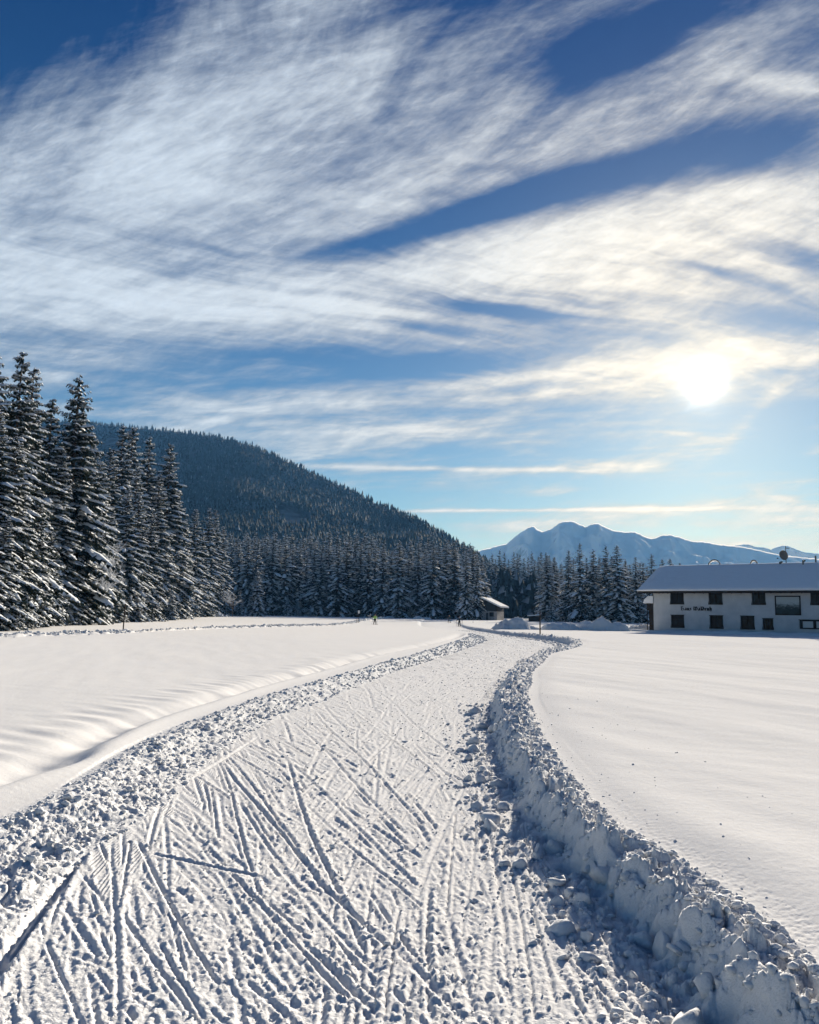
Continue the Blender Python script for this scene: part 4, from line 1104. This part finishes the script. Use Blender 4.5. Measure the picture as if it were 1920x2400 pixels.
    for r_, dp in rings[1:]:
        for k in range(n):
            o_ = e1 * math.cos(2 * math.pi * k / n) * r_ + e2 * math.sin(2 * math.pi * k / n) * r_
            vs.append(cc + o_ + ax * dp); vb.append(cc + o_ + ax * (dp + .03))
    fs = []
    for off, fl in ((0, 1), (len(vs), -1)):
        for k in range(n):
            fs.append(tuple((off, off + 1 + k, off + 1 + (k + 1) % n)[::fl]))
            for q in range(2): fs.append(tuple((off + 1 + q * n + k, off + 1 + (q + 1) * n + k, off + 1 + (q + 1) * n + (k + 1) % n, off + 1 + q * n + (k + 1) % n)[::fl]))
    for k in range(n): a_, b_ = 1 + 2 * n + k, 1 + 2 * n + (k + 1) % n; fs.append((a_, len(vs) + a_, len(vs) + b_, b_))
    g.add(vs + vb, fs); g.build('satellite_dish', M_METAL, mast)
    g = MB(); g.tube([cc + e2 * .5, cc - ax * .55 + e2 * .25], .022, 5); g.box(cx - .62, cx - .46, 5.75, 5.9, cz - .45, cz - .33); g.build('dish_feed_arm', M_METAL, mast)
    for zx, t, h_, r_ in ((1697, 6.9, .75, .10), (1580, 5.9, .40, .10), (1368, 6.3, .16, .13)):
        s = rs(zx, t); g = MB(); g.tube([(s, t, sr(t) - .4), (s, t, sr(t) + h_)], r_, 10); p_ = g.build('vent_pipe', M_METAL, root)
        if zx != 1697:
            g = MB(); g.tube([(s - .05, t, sr(t) + h_ + .003), (s + .28, t - .05, sr(t) + h_ + .10)], [.15, .10], 8); g.build('vent_cowl', M_METAL, p_)
    for zx, w_ in ((760, .75), (1123, .45)):                                 # snow-capped domed skylights astride the ridge
        s = rs(zx, 7.2); g = MB()
        pts = [(s + w_ * math.cos(a), 7.3, sr(7.0) - .20 + .85 * math.sin(a) * (w_ / .75) ** .5) for a in np.linspace(math.pi, 0.15, 12)]
        g.tube(pts, .07, 6); p_ = g.build('dome_frame', M_METAL, root)
        g = MB(); g.tube([(x, y + .16, z - .02) for x, y, z in pts], [.05 + .10 * math.sin(k / 11 * math.pi) for k in range(12)], 6); g.build('dome_snow', M_ROOFSNOW, p_, True)
    # wooden balcony on the gable end, snow on its roof
    a, zt = st(1517, 1413); _, z2 = st(1517, 1397)
    g = MB(); bar(g, -.62, -.004, .15, 6.5, -.5, zt - .9); bar(g, -.85, -.004, .05, 6.5, zt - .9, zt - .05)
    bl = g.build('balcony', M_WOOD, root)
    for k in range(5): g = MB(); bar(g, -.92, -.86, .2 + k * 1.5, .32 + k * 1.5, -.5, zt - .05); g.build('post', M_WOOD, bl)
    g = MB(); h_ = z2 - zt
    g.add([(-1.25, -.1, zt - .05), (-.003, -.1, zt - .05), (-.003, -.1, zt + h_), (-.62, -.1, zt + h_), (-1.15, -.1, zt + h_ * .45), (-1.25, 6.6, zt - .05), (-.003, 6.6, zt - .05), (-.003, 6.6, zt + h_), (-.62, 6.6, zt + h_), (-1.15, 6.6, zt + h_ * .45)],
          [(4, 3, 2, 1, 0), (5, 6, 7, 8, 9), (0, 1, 6, 5), (2, 3, 8, 7), (3, 4, 9, 8), (4, 0, 5, 9)])
    g.build('balcony_roof_snow', M_ROOFSNOW, bl)
    return root, wd, dd, C0
HOUSE, HWD, HDD, HC0 = white_house()

# ------------------------------------------------------------------ heaps of cleared snow
def heap(name, cx, cy, L, W, H, rz, seed, label=None, cat=None, group=None, kind=None, rough=.16, steep=2.2, mat=None, base=None):
    n, m = 64, 40; V = []
    us = np.linspace(-1.12, 1.12, n); vs = np.linspace(-1.12, 1.12, m)
    U, Vv = np.meshgrid(us, vs, indexing='ij')
    X, Y = U * L / 2, Vv * W / 2
    r = np.sqrt(U ** 2 + Vv ** 2) + 0.22 * fbm(X * .5 + seed, Y * .5, 3, seed)
    z = H * np.clip(1 - np.abs(r) ** steep, 0, 1) ** .8 * (0.72 + 0.40 * fbm(X * .35 + seed * 3, Y * .3, 3, seed + 2))
    z += np.clip(z / H * 3, 0, 1) * rough * (blocks(X * 1.6, Y * 1.6, seed + 4) + .6 * blocks(X * 3.7, Y * 3.7, seed + 5) - .5)
    z = np.where(z < .02, -.25, z)
    co = np.stack([X, Y, z], -1).reshape(-1, 3); idx = np.arange(n * m).reshape(n, m)
    f = np.stack([idx[:-1, :-1], idx[1:, :-1], idx[1:, 1:], idx[:-1, 1:]], -1).reshape(-1, 4)
    o = mesh_from_arrays(name, co, f, mat or M_CLOD, False)
    o.location = (cx, cy, (gz(cx, cy) if base is None else base) - .02); o.rotation_euler = (0, 0, rz)
    tag(o, label, cat, group, kind); return o
def wx(px, Y): return at(px, 1450, Y).x
G_HEAP = 'heaps of cleared snow beside the trail bend'
heap('snow_heap', wx(1203, 95), 95.5, 4.6, 3.2, 1.62, -.1, 401, 'steep chunky heap of cleared snow between the trail and the marker pole', 'snow heap', G_HEAP, rough=.26)
heap('snow_heap', wx(1240, 95), 96.3, 3.0, 2.6, .8, 0, 407, 'low tail of broken snow between the steep heap and the long heap', 'snow heap', G_HEAP, rough=.24)
heap('snow_heap', wx(1318, 98), 98.5, 5.2, 3.2, 1.15, .05, 411, 'rounded heap of cleared snow just behind the marker pole', 'snow heap', G_HEAP)
heap('snow_heap', wx(1408, 99), 99, 7.0, 3.4, 1.75, -.05, 421, 'longest and highest heap of cleared snow, nearest the white house', 'snow heap', G_HEAP)
heap('snow_heap', wx(1497, 108), 108, 4.6, 2.0, .85, .1, 431, 'ragged line of thrown-up snow at the corner of the white house', 'snow heap', G_HEAP, rough=.3)
c = HC0 + HWD * 17 - HDD * 2.4
heap('snow_drift', c.x, c.y, 42, 3.0, .42, math.atan2(HWD.y, HWD.x), 441, 'long low drift of snow lying along the foot of the white house', 'snow drift', rough=.04, steep=5, mat=M_FIELD)
heap('snow_mound', wx(478, 205), 205, 12, 9, 2.5, -.25, 451, 'smooth snow mound with a shaded hollow at the foot of the tall wood', 'snow mound', rough=.02, steep=1.7, mat=M_FIELD)
heap('snow_heap', wx(988, 246), 246, 6.2, 2.4, .95, 0, 461, 'flat snow-covered pile at the end of the field under the spruces', 'snow heap', rough=.12)

# ------------------------------------------------------------------ poles and the small sign
M_POLE = material('weathered_pole', (0.03, 0.02, 0.017), 0.8, 0.15)
M_SIGN = material('pale_sign_board', (0.55, 0.58, 0.60), 0.6, 0.2)
def pole(px, top, base_y, Y, label, group=None, r_=.028, lean=0.0, name='marker_pole'):
    x = wx(px, Y); zb = surf(x, Y); h = at(px, top, Y).z - zb
    mb = MB(); mb.tube([(0, 0, -.4), (lean * .5, 0, h * .5), (lean, 0, h)], [r_, r_ * .95, r_ * .85], 8)
    o = mb.build(name, M_POLE); o.location = (x, Y, zb); tag(o, label, 'pole', group); return o
pole(290, 1415, 1475, 58, 'reddish wooden marker pole standing in the field before the tall wood', r_=.045, lean=.06)
pole(1266, 1433, 1487, 67, 'dark marker pole beside the trail bend, before the snow heaps', r_=.055)
G_P = 'thin marker sticks along the field beyond the bend'
for px, tp, Y, w in ((1109, 1447, 176, 'leftmost of the thin sticks before the small chalet'), (1142, 1446, 205, 'slightly bent thin stick before the small chalet wall'), (1177, 1445, 205, 'thin stick below the eave of the small chalet'), (1083, 1447, 162, 'thin stick by the dark bank beside the nearer black-clad skier')):
    pole(px, tp, 0, Y, w, G_P, .03)
for px, tp, Y, w in ((1472, 1457, 150, 'thin stick above the end of the longest snow heap'), (1493, 1457, 150, 'middle thin stick behind the ragged snow line'), (1519, 1456, 140, 'thin stick close to the balcony of the white house')):
    pole(px, tp, 0, Y, w, G_P, .03)
def sign():
    Y = 160; x = wx(838.5, Y); zb = surf(x, Y)
    t = empty('trail_sign', (x, Y, zb)); tag(t, 'small trail sign with pale board on two dark posts at the field end', 'sign')
    h = at(840, 1431, Y).z - zb
    for dx, hh in ((-.12, h * .78), (.20, h)):
        g = MB(); g.tube([(dx, 0, -.4), (dx, 0, hh)], .055, 6); g.build('post', M_POLE, t)
    g = MB(); g.box(.02, .40, -.10, -.06, h - .58, h + .02); g.build('board', M_SIGN, t)
sign()

# ------------------------------------------------------------------ chalet and small huts
def stone_nodes(t, b):
    n = noise(obj_co(), 2.2, 5, .65)
    t.links.new(mixc(n.step(.3, .7), (0.22, 0.21, 0.21), (0.46, 0.45, 0.45)).s, b.inputs['Base Color'])
M_STONE = material('grey_masonry', (0.35, 0.35, 0.35), 0.9, 0.1, stone_nodes)
def hut(name, px, Y, w, d, wall_h, rise, rz, label, cat, lower=0.6, wins=(), door=None, ov=.7, snow=.45, single=False, dx=0.0):
    x = wx(px, Y) + dx; zb = surf(x, Y) if Y < 300 else gz(x, Y)
    t = empty(name, (x, Y, zb - .05), rz); tag(t, label, cat)
    lh = wall_h * lower
    g = MB(); g.box(-w / 2, w / 2, 0, d, -.5, lh); g.build('lower_wall', M_STONE if lower > .3 else M_WOOD, t)
    top = (lambda X: wall_h + rise * (X / w + .5)) if single else (lambda X: wall_h + rise * (1 - abs(X) / (w / 2)))
    xs = [-w / 2, 0, w / 2]; i_ = .04
    prof = [(-w / 2 + i_, lh + .002)] + [(w / 2 - i_, lh + .002)] + [(xx * (1 - 2 * i_ / w), top(xx) - .06) for xx in reversed(xs)]
    g = MB(); n = len(prof); g.add([(a, i_, b) for a, b in prof] + [(a, d - i_, b) for a, b in prof], [tuple(range(n)), tuple(range(n, 2 * n))[::-1]] + [(k, k + n, (k + 1) % n + n, (k + 1) % n) for k in range(n)])
    g.build('upper_wall', M_WOOD, t)
    sl = rise / (w if single else w / 2)
    rp = [(-w / 2 - ov, top(-w / 2) - sl * ov if not single else top(-w / 2) - sl * ov), (0, top(0)), (w / 2 + ov, (top(w / 2) - sl * ov) if not single else top(w / 2) + sl * ov)]
    def slab(nm, lo_, hi_, mat, par, e=0.0, smooth=False):
        g = MB(); y0, y1 = -ov - e, d + ov + e
        vv = []
        for (a, b) in rp:
            a2 = a + (e if a > 0 else -e if a < 0 else 0)
            for y in (y0, y1): vv += [(a2, y, b + lo_), (a2, y, b + hi_)]
        fs = []
        for k in (0, 4):
            fs += [(k, k + 2, k + 6, k + 4), (k + 1, k + 5, k + 7, k + 3), (k, k + 4, k + 5, k + 1), (k + 2, k + 3, k + 7, k + 6)]
        fs += [(0, 1, 3, 2), (8, 10, 11, 9)]
        g.add(vv, fs); return g.build(nm, mat, par)
    rf = slab('roof', 0, .14, M_WOOD, t); slab('roof_snow', .143, .143 + snow, M_ROOFSNOW, rf, .06)
    for (xa, xb, za, zb_) in wins:
        g = MB(); g.box(xa, xb, -.06, -.004, za, zb_); wn = g.build('window', M_WOOD, t)
        g = MB(); g.box(xa + .1, xb - .1, -.075, -.062, za + .1, zb_ - .1); g.build('pane', M_GLASS, wn)
    if door:
        g = MB(); g.box(door[0], door[1], -.07, -.004, 0, door[2]); g.build('door', M_WOOD, t)
    return t
hut('chalet', 1134, 250, 9.0, 9.5, 4.3, 2.1, R(-19), 'small wooden chalet with sunlit snow roof half hidden by spruces at the field end', 'chalet', .62, wins=((2.2, 3.5, 1.1, 2.4), (-3.0, -1.8, 1.1, 2.4), (-.6, .6, 3.5, 4.5)), door=(1.15, 1.75, 2.2), ov=1.3, dx=-.4)
hut('shed', 1101, 246, 2.2, 2.5, 1.75, .06, R(4), 'tiny dark shed with flat white roof in the trees beside the chalet', 'shed', .25, snow=.22, ov=.25)
hut('shelter', 1252, 226, 3.0, 2.6, 1.35, .25, R(-8), 'low dark shelter with slanting snowy roof beside the marker pole', 'shelter', .2, snow=.25, ov=.3, single=True)
hut('cabin', 1486, 300, 5.0, 4.0, 2.3, 1.3, R(10), 'cabin with white roof glimpsed between the row spruces', 'cabin', .4, wins=((-1.6, -.6, .9, 1.8), (.6, 1.6, .9, 1.8)), snow=.4)

# ------------------------------------------------------------------ skiers
M_SKIN = material('skin', (0.55, 0.36, 0.28), 0.6, 0.3)
M_BLACK = material('black_sportswear', (0.012, 0.013, 0.016), 0.8, 0.2)
M_GREEN = material('green_jacket', (0.30, 0.50, 0.12), 0.8, 0.2)
M_SKI = material('dark_ski', (0.03, 0.03, 0.04), 0.35, 0.4)
def skin_mesh(name, joints, bones, root_i, mat, parent, sub=2):
    me = bpy.data.meshes.new(name + '_rig'); me.from_pydata([j[0] for j in joints], bones, [])
    o = bpy.data.objects.new(name + '_rig', me); COL.objects.link(o)
    m = o.modifiers.new('s', 'SKIN'); m.use_smooth_shade = True
    for k, v in enumerate(me.skin_vertices[0].data):
        v.radius = joints[k][1] if isinstance(joints[k][1], tuple) else (joints[k][1], joints[k][1]); v.use_root = (k == root_i)
    o.modifiers.new('u', 'SUBSURF').levels = sub; o.modifiers['u'].render_levels = sub
    dg = bpy.context.evaluated_depsgraph_get(); dg.update()
    res = bpy.data.meshes.new_from_object(o.evaluated_get(dg))
    bpy.data.objects.remove(o); bpy.data.meshes.remove(me)
    res.materials.clear(); res.materials.append(mat); res.polygons.foreach_set('use_smooth', [True] * len(res.polygons))
    n = bpy.data.objects.new(name, res); COL.objects.link(n)
    if parent is not None: n.parent = parent
    return n
def skier(px, Y, yaw, jacket, label, who, stride=.16, hands=((-.42, -.10, .98), (.42, -.10, .98)), bend=.10, poles=True):
    x = wx(px, Y); zb = surf(x, Y) + .03
    t = empty('person', (x, Y, zb), yaw); tag(t, label, 'person', 'skiers on the far trails')
    f = -1                                                  # figures look along local -y
    hipz, shz = .93, 1.42; ty = f * bend
    J = [((0, 0, hipz), (.15, .11)), ((0, ty * .5, 1.15), (.135, .10)), ((0, ty, 1.36), (.16, .105)), ((0, ty * 1.15, 1.50), .055),
         ((0, ty * 1.3, 1.585), .082), ((0, ty * 1.3, 1.68), .098), ((0, ty * 1.3, 1.75), .075), ((0, ty * 1.3 + f * .10, 1.63), .022)]
    B = [(0, 1), (1, 2), (2, 3), (3, 4), (4, 5), (5, 6), (4, 7)]
    for sd, h in ((-1, hands[0]), (1, hands[1])):
        b = len(J)
        el = Vector((sd * .26, ty, shz - .05)).lerp(Vector(h), .5) + Vector((sd * .07, .10, -.04))
        J += [((sd * .185, ty, shz - .03), .062), (tuple(el), .048), ((h[0], h[1], h[2]), .036), ((h[0], h[1] + f * .05, h[2] - .07), .042)]
        B += [(2, b), (b, b + 1), (b + 1, b + 2), (b + 2, b + 3)]
    for sd, yo in ((-1, stride), (1, -stride)):
        b = len(J)
        J += [((sd * .095, 0, hipz - .06), .095), ((sd * .14, yo * .5 + f * .07, .50), .066), ((sd * .17, yo, .12), .046), ((sd * .17, yo, .045), .046), ((sd * .18, yo + f * .15, .035), .036)]
        B += [(0, b), (b, b + 1), (b + 1, b + 2), (b + 2, b + 3), (b + 3, b + 4)]
    thin = lambda r_: tuple(a * .68 for a in r_) if isinstance(r_, tuple) else r_ * .68
    JB = [(p, r_ if k in (3, 4, 5, 6, 7, 10, 11, 14, 15) else thin(r_)) for k, (p, r_) in enumerate(J)]
    skin_mesh('body', JB, B, 0, M_SKIN, t)
    g = 1.14
    tj = [(J[0][0], (.20, .16)), (J[1][0], (.19, .15)), (J[2][0], (.215, .155)), ((0, ty * 1.1, 1.47), .075)]; tb = [(0, 1), (1, 2), (2, 3)]
    for k in (8, 12):
        b = len(tj); tj += [(J[k][0], .095), (J[k + 1][0], .078), (J[k + 2][0], .062)]; tb += [(2, b), (b, b + 1), (b + 1, b + 2)]
    skin_mesh('jacket', tj, tb, 0, jacket, t)
    pj = [((0, 0, hipz - .02), (.165, .13))]; pb = []
    for k in (16, 21):
        b = len(pj); pj += [(J[k][0], .125), (J[k + 1][0], .098), (J[k + 2][0], .076), ((J[k + 3][0][0], J[k + 3][0][1], .06), .058), (J[k + 4][0], .048)]; pb += [(0, b), (b, b + 1), (b + 1, b + 2), (b + 2, b + 3), (b + 3, b + 4)]
    skin_mesh('trousers', pj, pb, 0, M_BLACK, t)
    hj = [((0, ty * 1.3 + .02, 1.67), .115), ((0, ty * 1.3 + .015, 1.75), .118), ((0, ty * 1.3 + .02, 1.82), .07)]
    skin_mesh('hat', hj, [(0, 1), (1, 2)], 0, M_BLACK, t, 1)
    mt = Matrix.Translation((x, Y, zb)) @ Matrix.Rotation(yaw, 4, 'Z')
    for sd, yo in ((-1, stride), (1, -stride)):
        g = MB(); pts = [(sd * .17, yo + f * .95, .06), (sd * .17, yo + f * .80, .0), (sd * .17, yo, .0), (sd * .17, yo + .85, .0)]
        for (a, b) in zip(pts, pts[1:]):
            g.add([(a[0] - .025, a[1], a[2] - .028), (a[0] + .025, a[1], a[2] - .028), (b[0] + .025, b[1], b[2] - .028), (b[0] - .025, b[1], b[2] - .028), (a[0] - .025, a[1], a[2] - .006), (a[0] + .025, a[1], a[2] - .006), (b[0] + .025, b[1], b[2] - .006), (b[0] - .025, b[1], b[2] - .006)],
                  [(0, 1, 2, 3), (4, 7, 6, 5), (0, 4, 5, 1), (1, 5, 6, 2), (2, 6, 7, 3), (3, 7, 4, 0)])
        o = g.build('ski', M_SKI); o.matrix_world = mt; tag(o, f'dark narrow ski under {who}', 'ski', f'skis of {who}')
        h = hands[0] if sd < 0 else hands[1]
        hp = Vector((h[0], h[1] - .04, h[2] - .05)); g = MB(); tip = Vector((h[0] + sd * .10, h[1] + .35, .0)); g.tube([hp + (hp - tip) * .12, tip], .012, 5)
        g.tube([tip + Vector((0, 0, .05)), tip + Vector((0, 0, .065))], .045, 6)
        o = g.build('ski_pole', M_SKI); o.matrix_world = mt; tag(o, f'thin ski pole in a hand of {who}', 'ski pole', f'ski poles of {who}')
skier(879, 143, R(20), M_GREEN, 'skier in green jacket and black trousers on the far side of the field', 'the green-jacketed skier', .10, ((-.40, -.14, 1.0), (.42, -.12, .98)))
skier(1077, 152, R(-10), M_BLACK, 'skier all in black standing on the trail beside the dark bank, poles wide', 'the nearer black-clad skier', .08, ((-.50, .02, .95), (.52, -.02, 1.02)))
skier(1053, 186, R(15), M_BLACK, 'skier in dark clothes farther up the trail, under the spruces', 'the farther dark-clad skier', .18, ((-.38, -.2, 1.05), (.36, -.05, .95)))

# ------------------------------------------------------------------ broken snow
def clod_mesh(k, sub=2):
    r = np.random.default_rng(700 + k); bm = bmesh.new(); bmesh.ops.create_icosphere(bm, subdivisions=sub, radius=1.0)
    cuts = [Vector(r.normal(size=3)).normalized() for _ in range(9)]; lim = r.uniform(.38, .85, 9); sc = r.uniform(.65, 1.15, 3)
    for v in bm.verts:
        p = v.co.copy()
        for c_, l_ in zip(cuts, lim):
            d = p.dot(c_)
            if d > l_: p -= c_ * (d - l_) * .85
        nz = float(perlin(np.array([p.x * 1.9 + k * 5]), np.array([p.y * 1.9 + p.z * 1.3]), 710)[0]) * .22 + float(perlin(np.array([p.x * 4.9 + k * 5]), np.array([p.y * 4.9 - p.z * 4]), 711)[0]) * .12
        p = p * (1 + nz); v.co = (p.x * sc[0], p.y * sc[1], p.z * sc[2] * .85)
    me = bpy.data.meshes.new('snow_clod'); bm.to_mesh(me); bm.free(); me.materials.append(M_CLOD)
    me.polygons.foreach_set('use_smooth', [True] * len(me.polygons)); return me
CLODS = [clod_mesh(k) for k in range(14)]
FIELD, BERM, TRAIL, BANK = TERRAIN
def clod(parent, x, y, r_, sink=.3, tall=1.0):
    o = bpy.data.objects.new('snow_clod', CLODS[rc.randrange(14)]); COL.objects.link(o); o.parent = parent
    o.location = (x, y, surf(x, y) + r_ * (1 - 2 * sink) * .5); o.rotation_euler = (rc.uniform(-.5, .5), rc.uniform(-.5, .5), rc.random() * 6.28); o.scale = (r_, r_, r_ * tall)
rc = random.Random(12)
for k in range(250):                                                          # on the face and foot of the ploughed bank
    y = 2.9 * (16 / 2.9) ** (rc.random() ** .9); xt = float(XT(y)); q = rc.random()
    x = xt - .20 - rc.random() ** .8 * (.50 + .02 * y)
    r_ = rc.choice([.015, .02, .025, .03, .04, .055, .08]) * rc.uniform(.7, 1.25) * (1 + .03 * y)
    clod(BANK, x, y, r_, rc.uniform(.35, .62), rc.uniform(.7, 1.5))
for k in range(100):                                                          # scattered over the trail
    y = 2.9 * (13 / 2.9) ** rc.random(); xl, xt = float(XL(y)), float(XT(y)) - .45
    s_ = rc.random() ** .6; x = xl + (xt - xl) * s_
    clod(TRAIL, x, y, rc.uniform(.010, .026) * (1 + .05 * y) * (1.4 if rc.random() < .1 else 1), .35, rc.uniform(.5, .9))
for k in range(140):                                                          # larger blocks along the berm
    y = 3.2 * (16 / 3.2) ** rc.random(); xl, xo = float(XL(y)), float(XO(y))
    x = xl - .05 - (xl - xo) * .75 * rc.random() ** 1.4
    clod(BERM, x, y, rc.choice([.012, .015, .02, .025, .036]) * rc.uniform(.7, 1.3) * (1 + .03 * y), rc.uniform(.2, .4), rc.uniform(.5, 1.2))
def crumbs(name, parent, n, fx, y0, y1, r0, r1, seed, ys=None):
    """small broken snow: every crumb its own solid, joined"""
    r = np.random.default_rng(seed); bm = bmesh.new(); bmesh.ops.create_icosphere(bm, subdivisions=1, radius=1.0)
    bv = np.array([v.co[:] for v in bm.verts]); bf = np.array([[v.index for v in f.verts] for f in bm.faces]); bm.free()
    y = y0 * (y1 / y0) ** r.random(n) if ys is None else ys; x = fx(y, r)
    z = np.array([surf(a, b) for a, b in zip(x, y)]); rad = (r0 + (r1 - r0) * r.random(n) ** 2.6) * (.7 + .5 * r.random(n)) * (1 + .05 * y)
    sh = 1 + r.uniform(-.38, .3, (n, len(bv), 1)); sc = r.uniform(.6, 1.2, (n, 1, 3)); sc[:, :, 2] *= .75
    v = bv[None] * sh * sc * rad[:, None, None] + np.stack([x, y, z + rad * .05], 1)[:, None, :]
    f = bf[None] + (np.arange(n) * len(bv))[:, None, None]
    o = mesh_from_arrays(name, v.reshape(-1, 3), f.reshape(-1, 3), M_CLOD, False, parent); o['kind'] = 'stuff'
crumbs('snow_crumbs', BANK, 6500, lambda y, r: XT(y) + .10 - r.random(len(y)) ** 1.2 * (.30 + .028 * y), 2.8, 75, .004, .028, 1)
crumbs('snow_crumbs', BERM, 5000, lambda y, r: XL(y) + .05 - (XL(y) - XO(y)) * r.random(len(y)), 3.0, 70, .005, .026, 2)
crumbs('snow_crumbs', TRAIL, 8000, lambda y, r: XL(y) + .25 + (XT(y) - .45 - XL(y)) * r.random(len(y)) ** .75, 2.8, 110, .002, .011, 3)
crumbs('snow_crumbs', FIELD, 420, lambda y, r: XT(y) + .12 + r.random(len(y)) ** 3 * 1.6, 2.6, 16, .002, .010, 6)
crumbs('snow_crumbs', BANK, 1600, lambda y, r: XT(y) - .40 - .03 * y * r.random(len(y)) - r.random(len(y)) ** 1.3 * .45, 2.8, 16, .003, .022, 7)
def crumbs_across(n, seed):
    r = np.random.default_rng(seed); bx, by = SECOND; t = r.random(n); x = bx[1] + (bx[-1] - bx[1]) * t
    return x, np.interp(x, bx, by) + r.normal(0, 1, n) * (.8 + .011 * np.interp(x, bx, by))
_x, _y = crumbs_across(2600, 5); _o = np.argsort(_y)
crumbs('snow_crumbs', FIELD, 2600, lambda y, r: _x[_o], 40, 150, .02, .042, 4, ys=_y[_o])
for o in list(COL.objects):
    if o.name.startswith('snow_cover'): o['kind'] = 'stuff'

# ------------------------------------------------------------------ the air
def haze():
    mb = MB(); mb.box(-4500, 4500, -400, 4700, -2.0, 435)
    mt = bpy.data.materials.new('haze'); mt.use_nodes = True; t = mt.node_tree
    t.nodes.remove(t.nodes['Principled BSDF'])
    v = t.nodes.new('ShaderNodeVolumePrincipled'); v.inputs['Color'].default_value = (0.16, 0.46, 1.0, 1)
    v.inputs['Absorption Color'].default_value = (1, 1, 1, 1)
    v.inputs['Density'].default_value = HAZE; v.inputs['Anisotropy'].default_value = 0.0
    t.links.new(v.outputs[0], t.nodes['Material Output'].inputs['Volume'])
    mt.cycles.homogeneous_volume = True
    o = mb.build('haze', mt); tag(o, kind='stuff')
HAZE = 0.00012
haze()
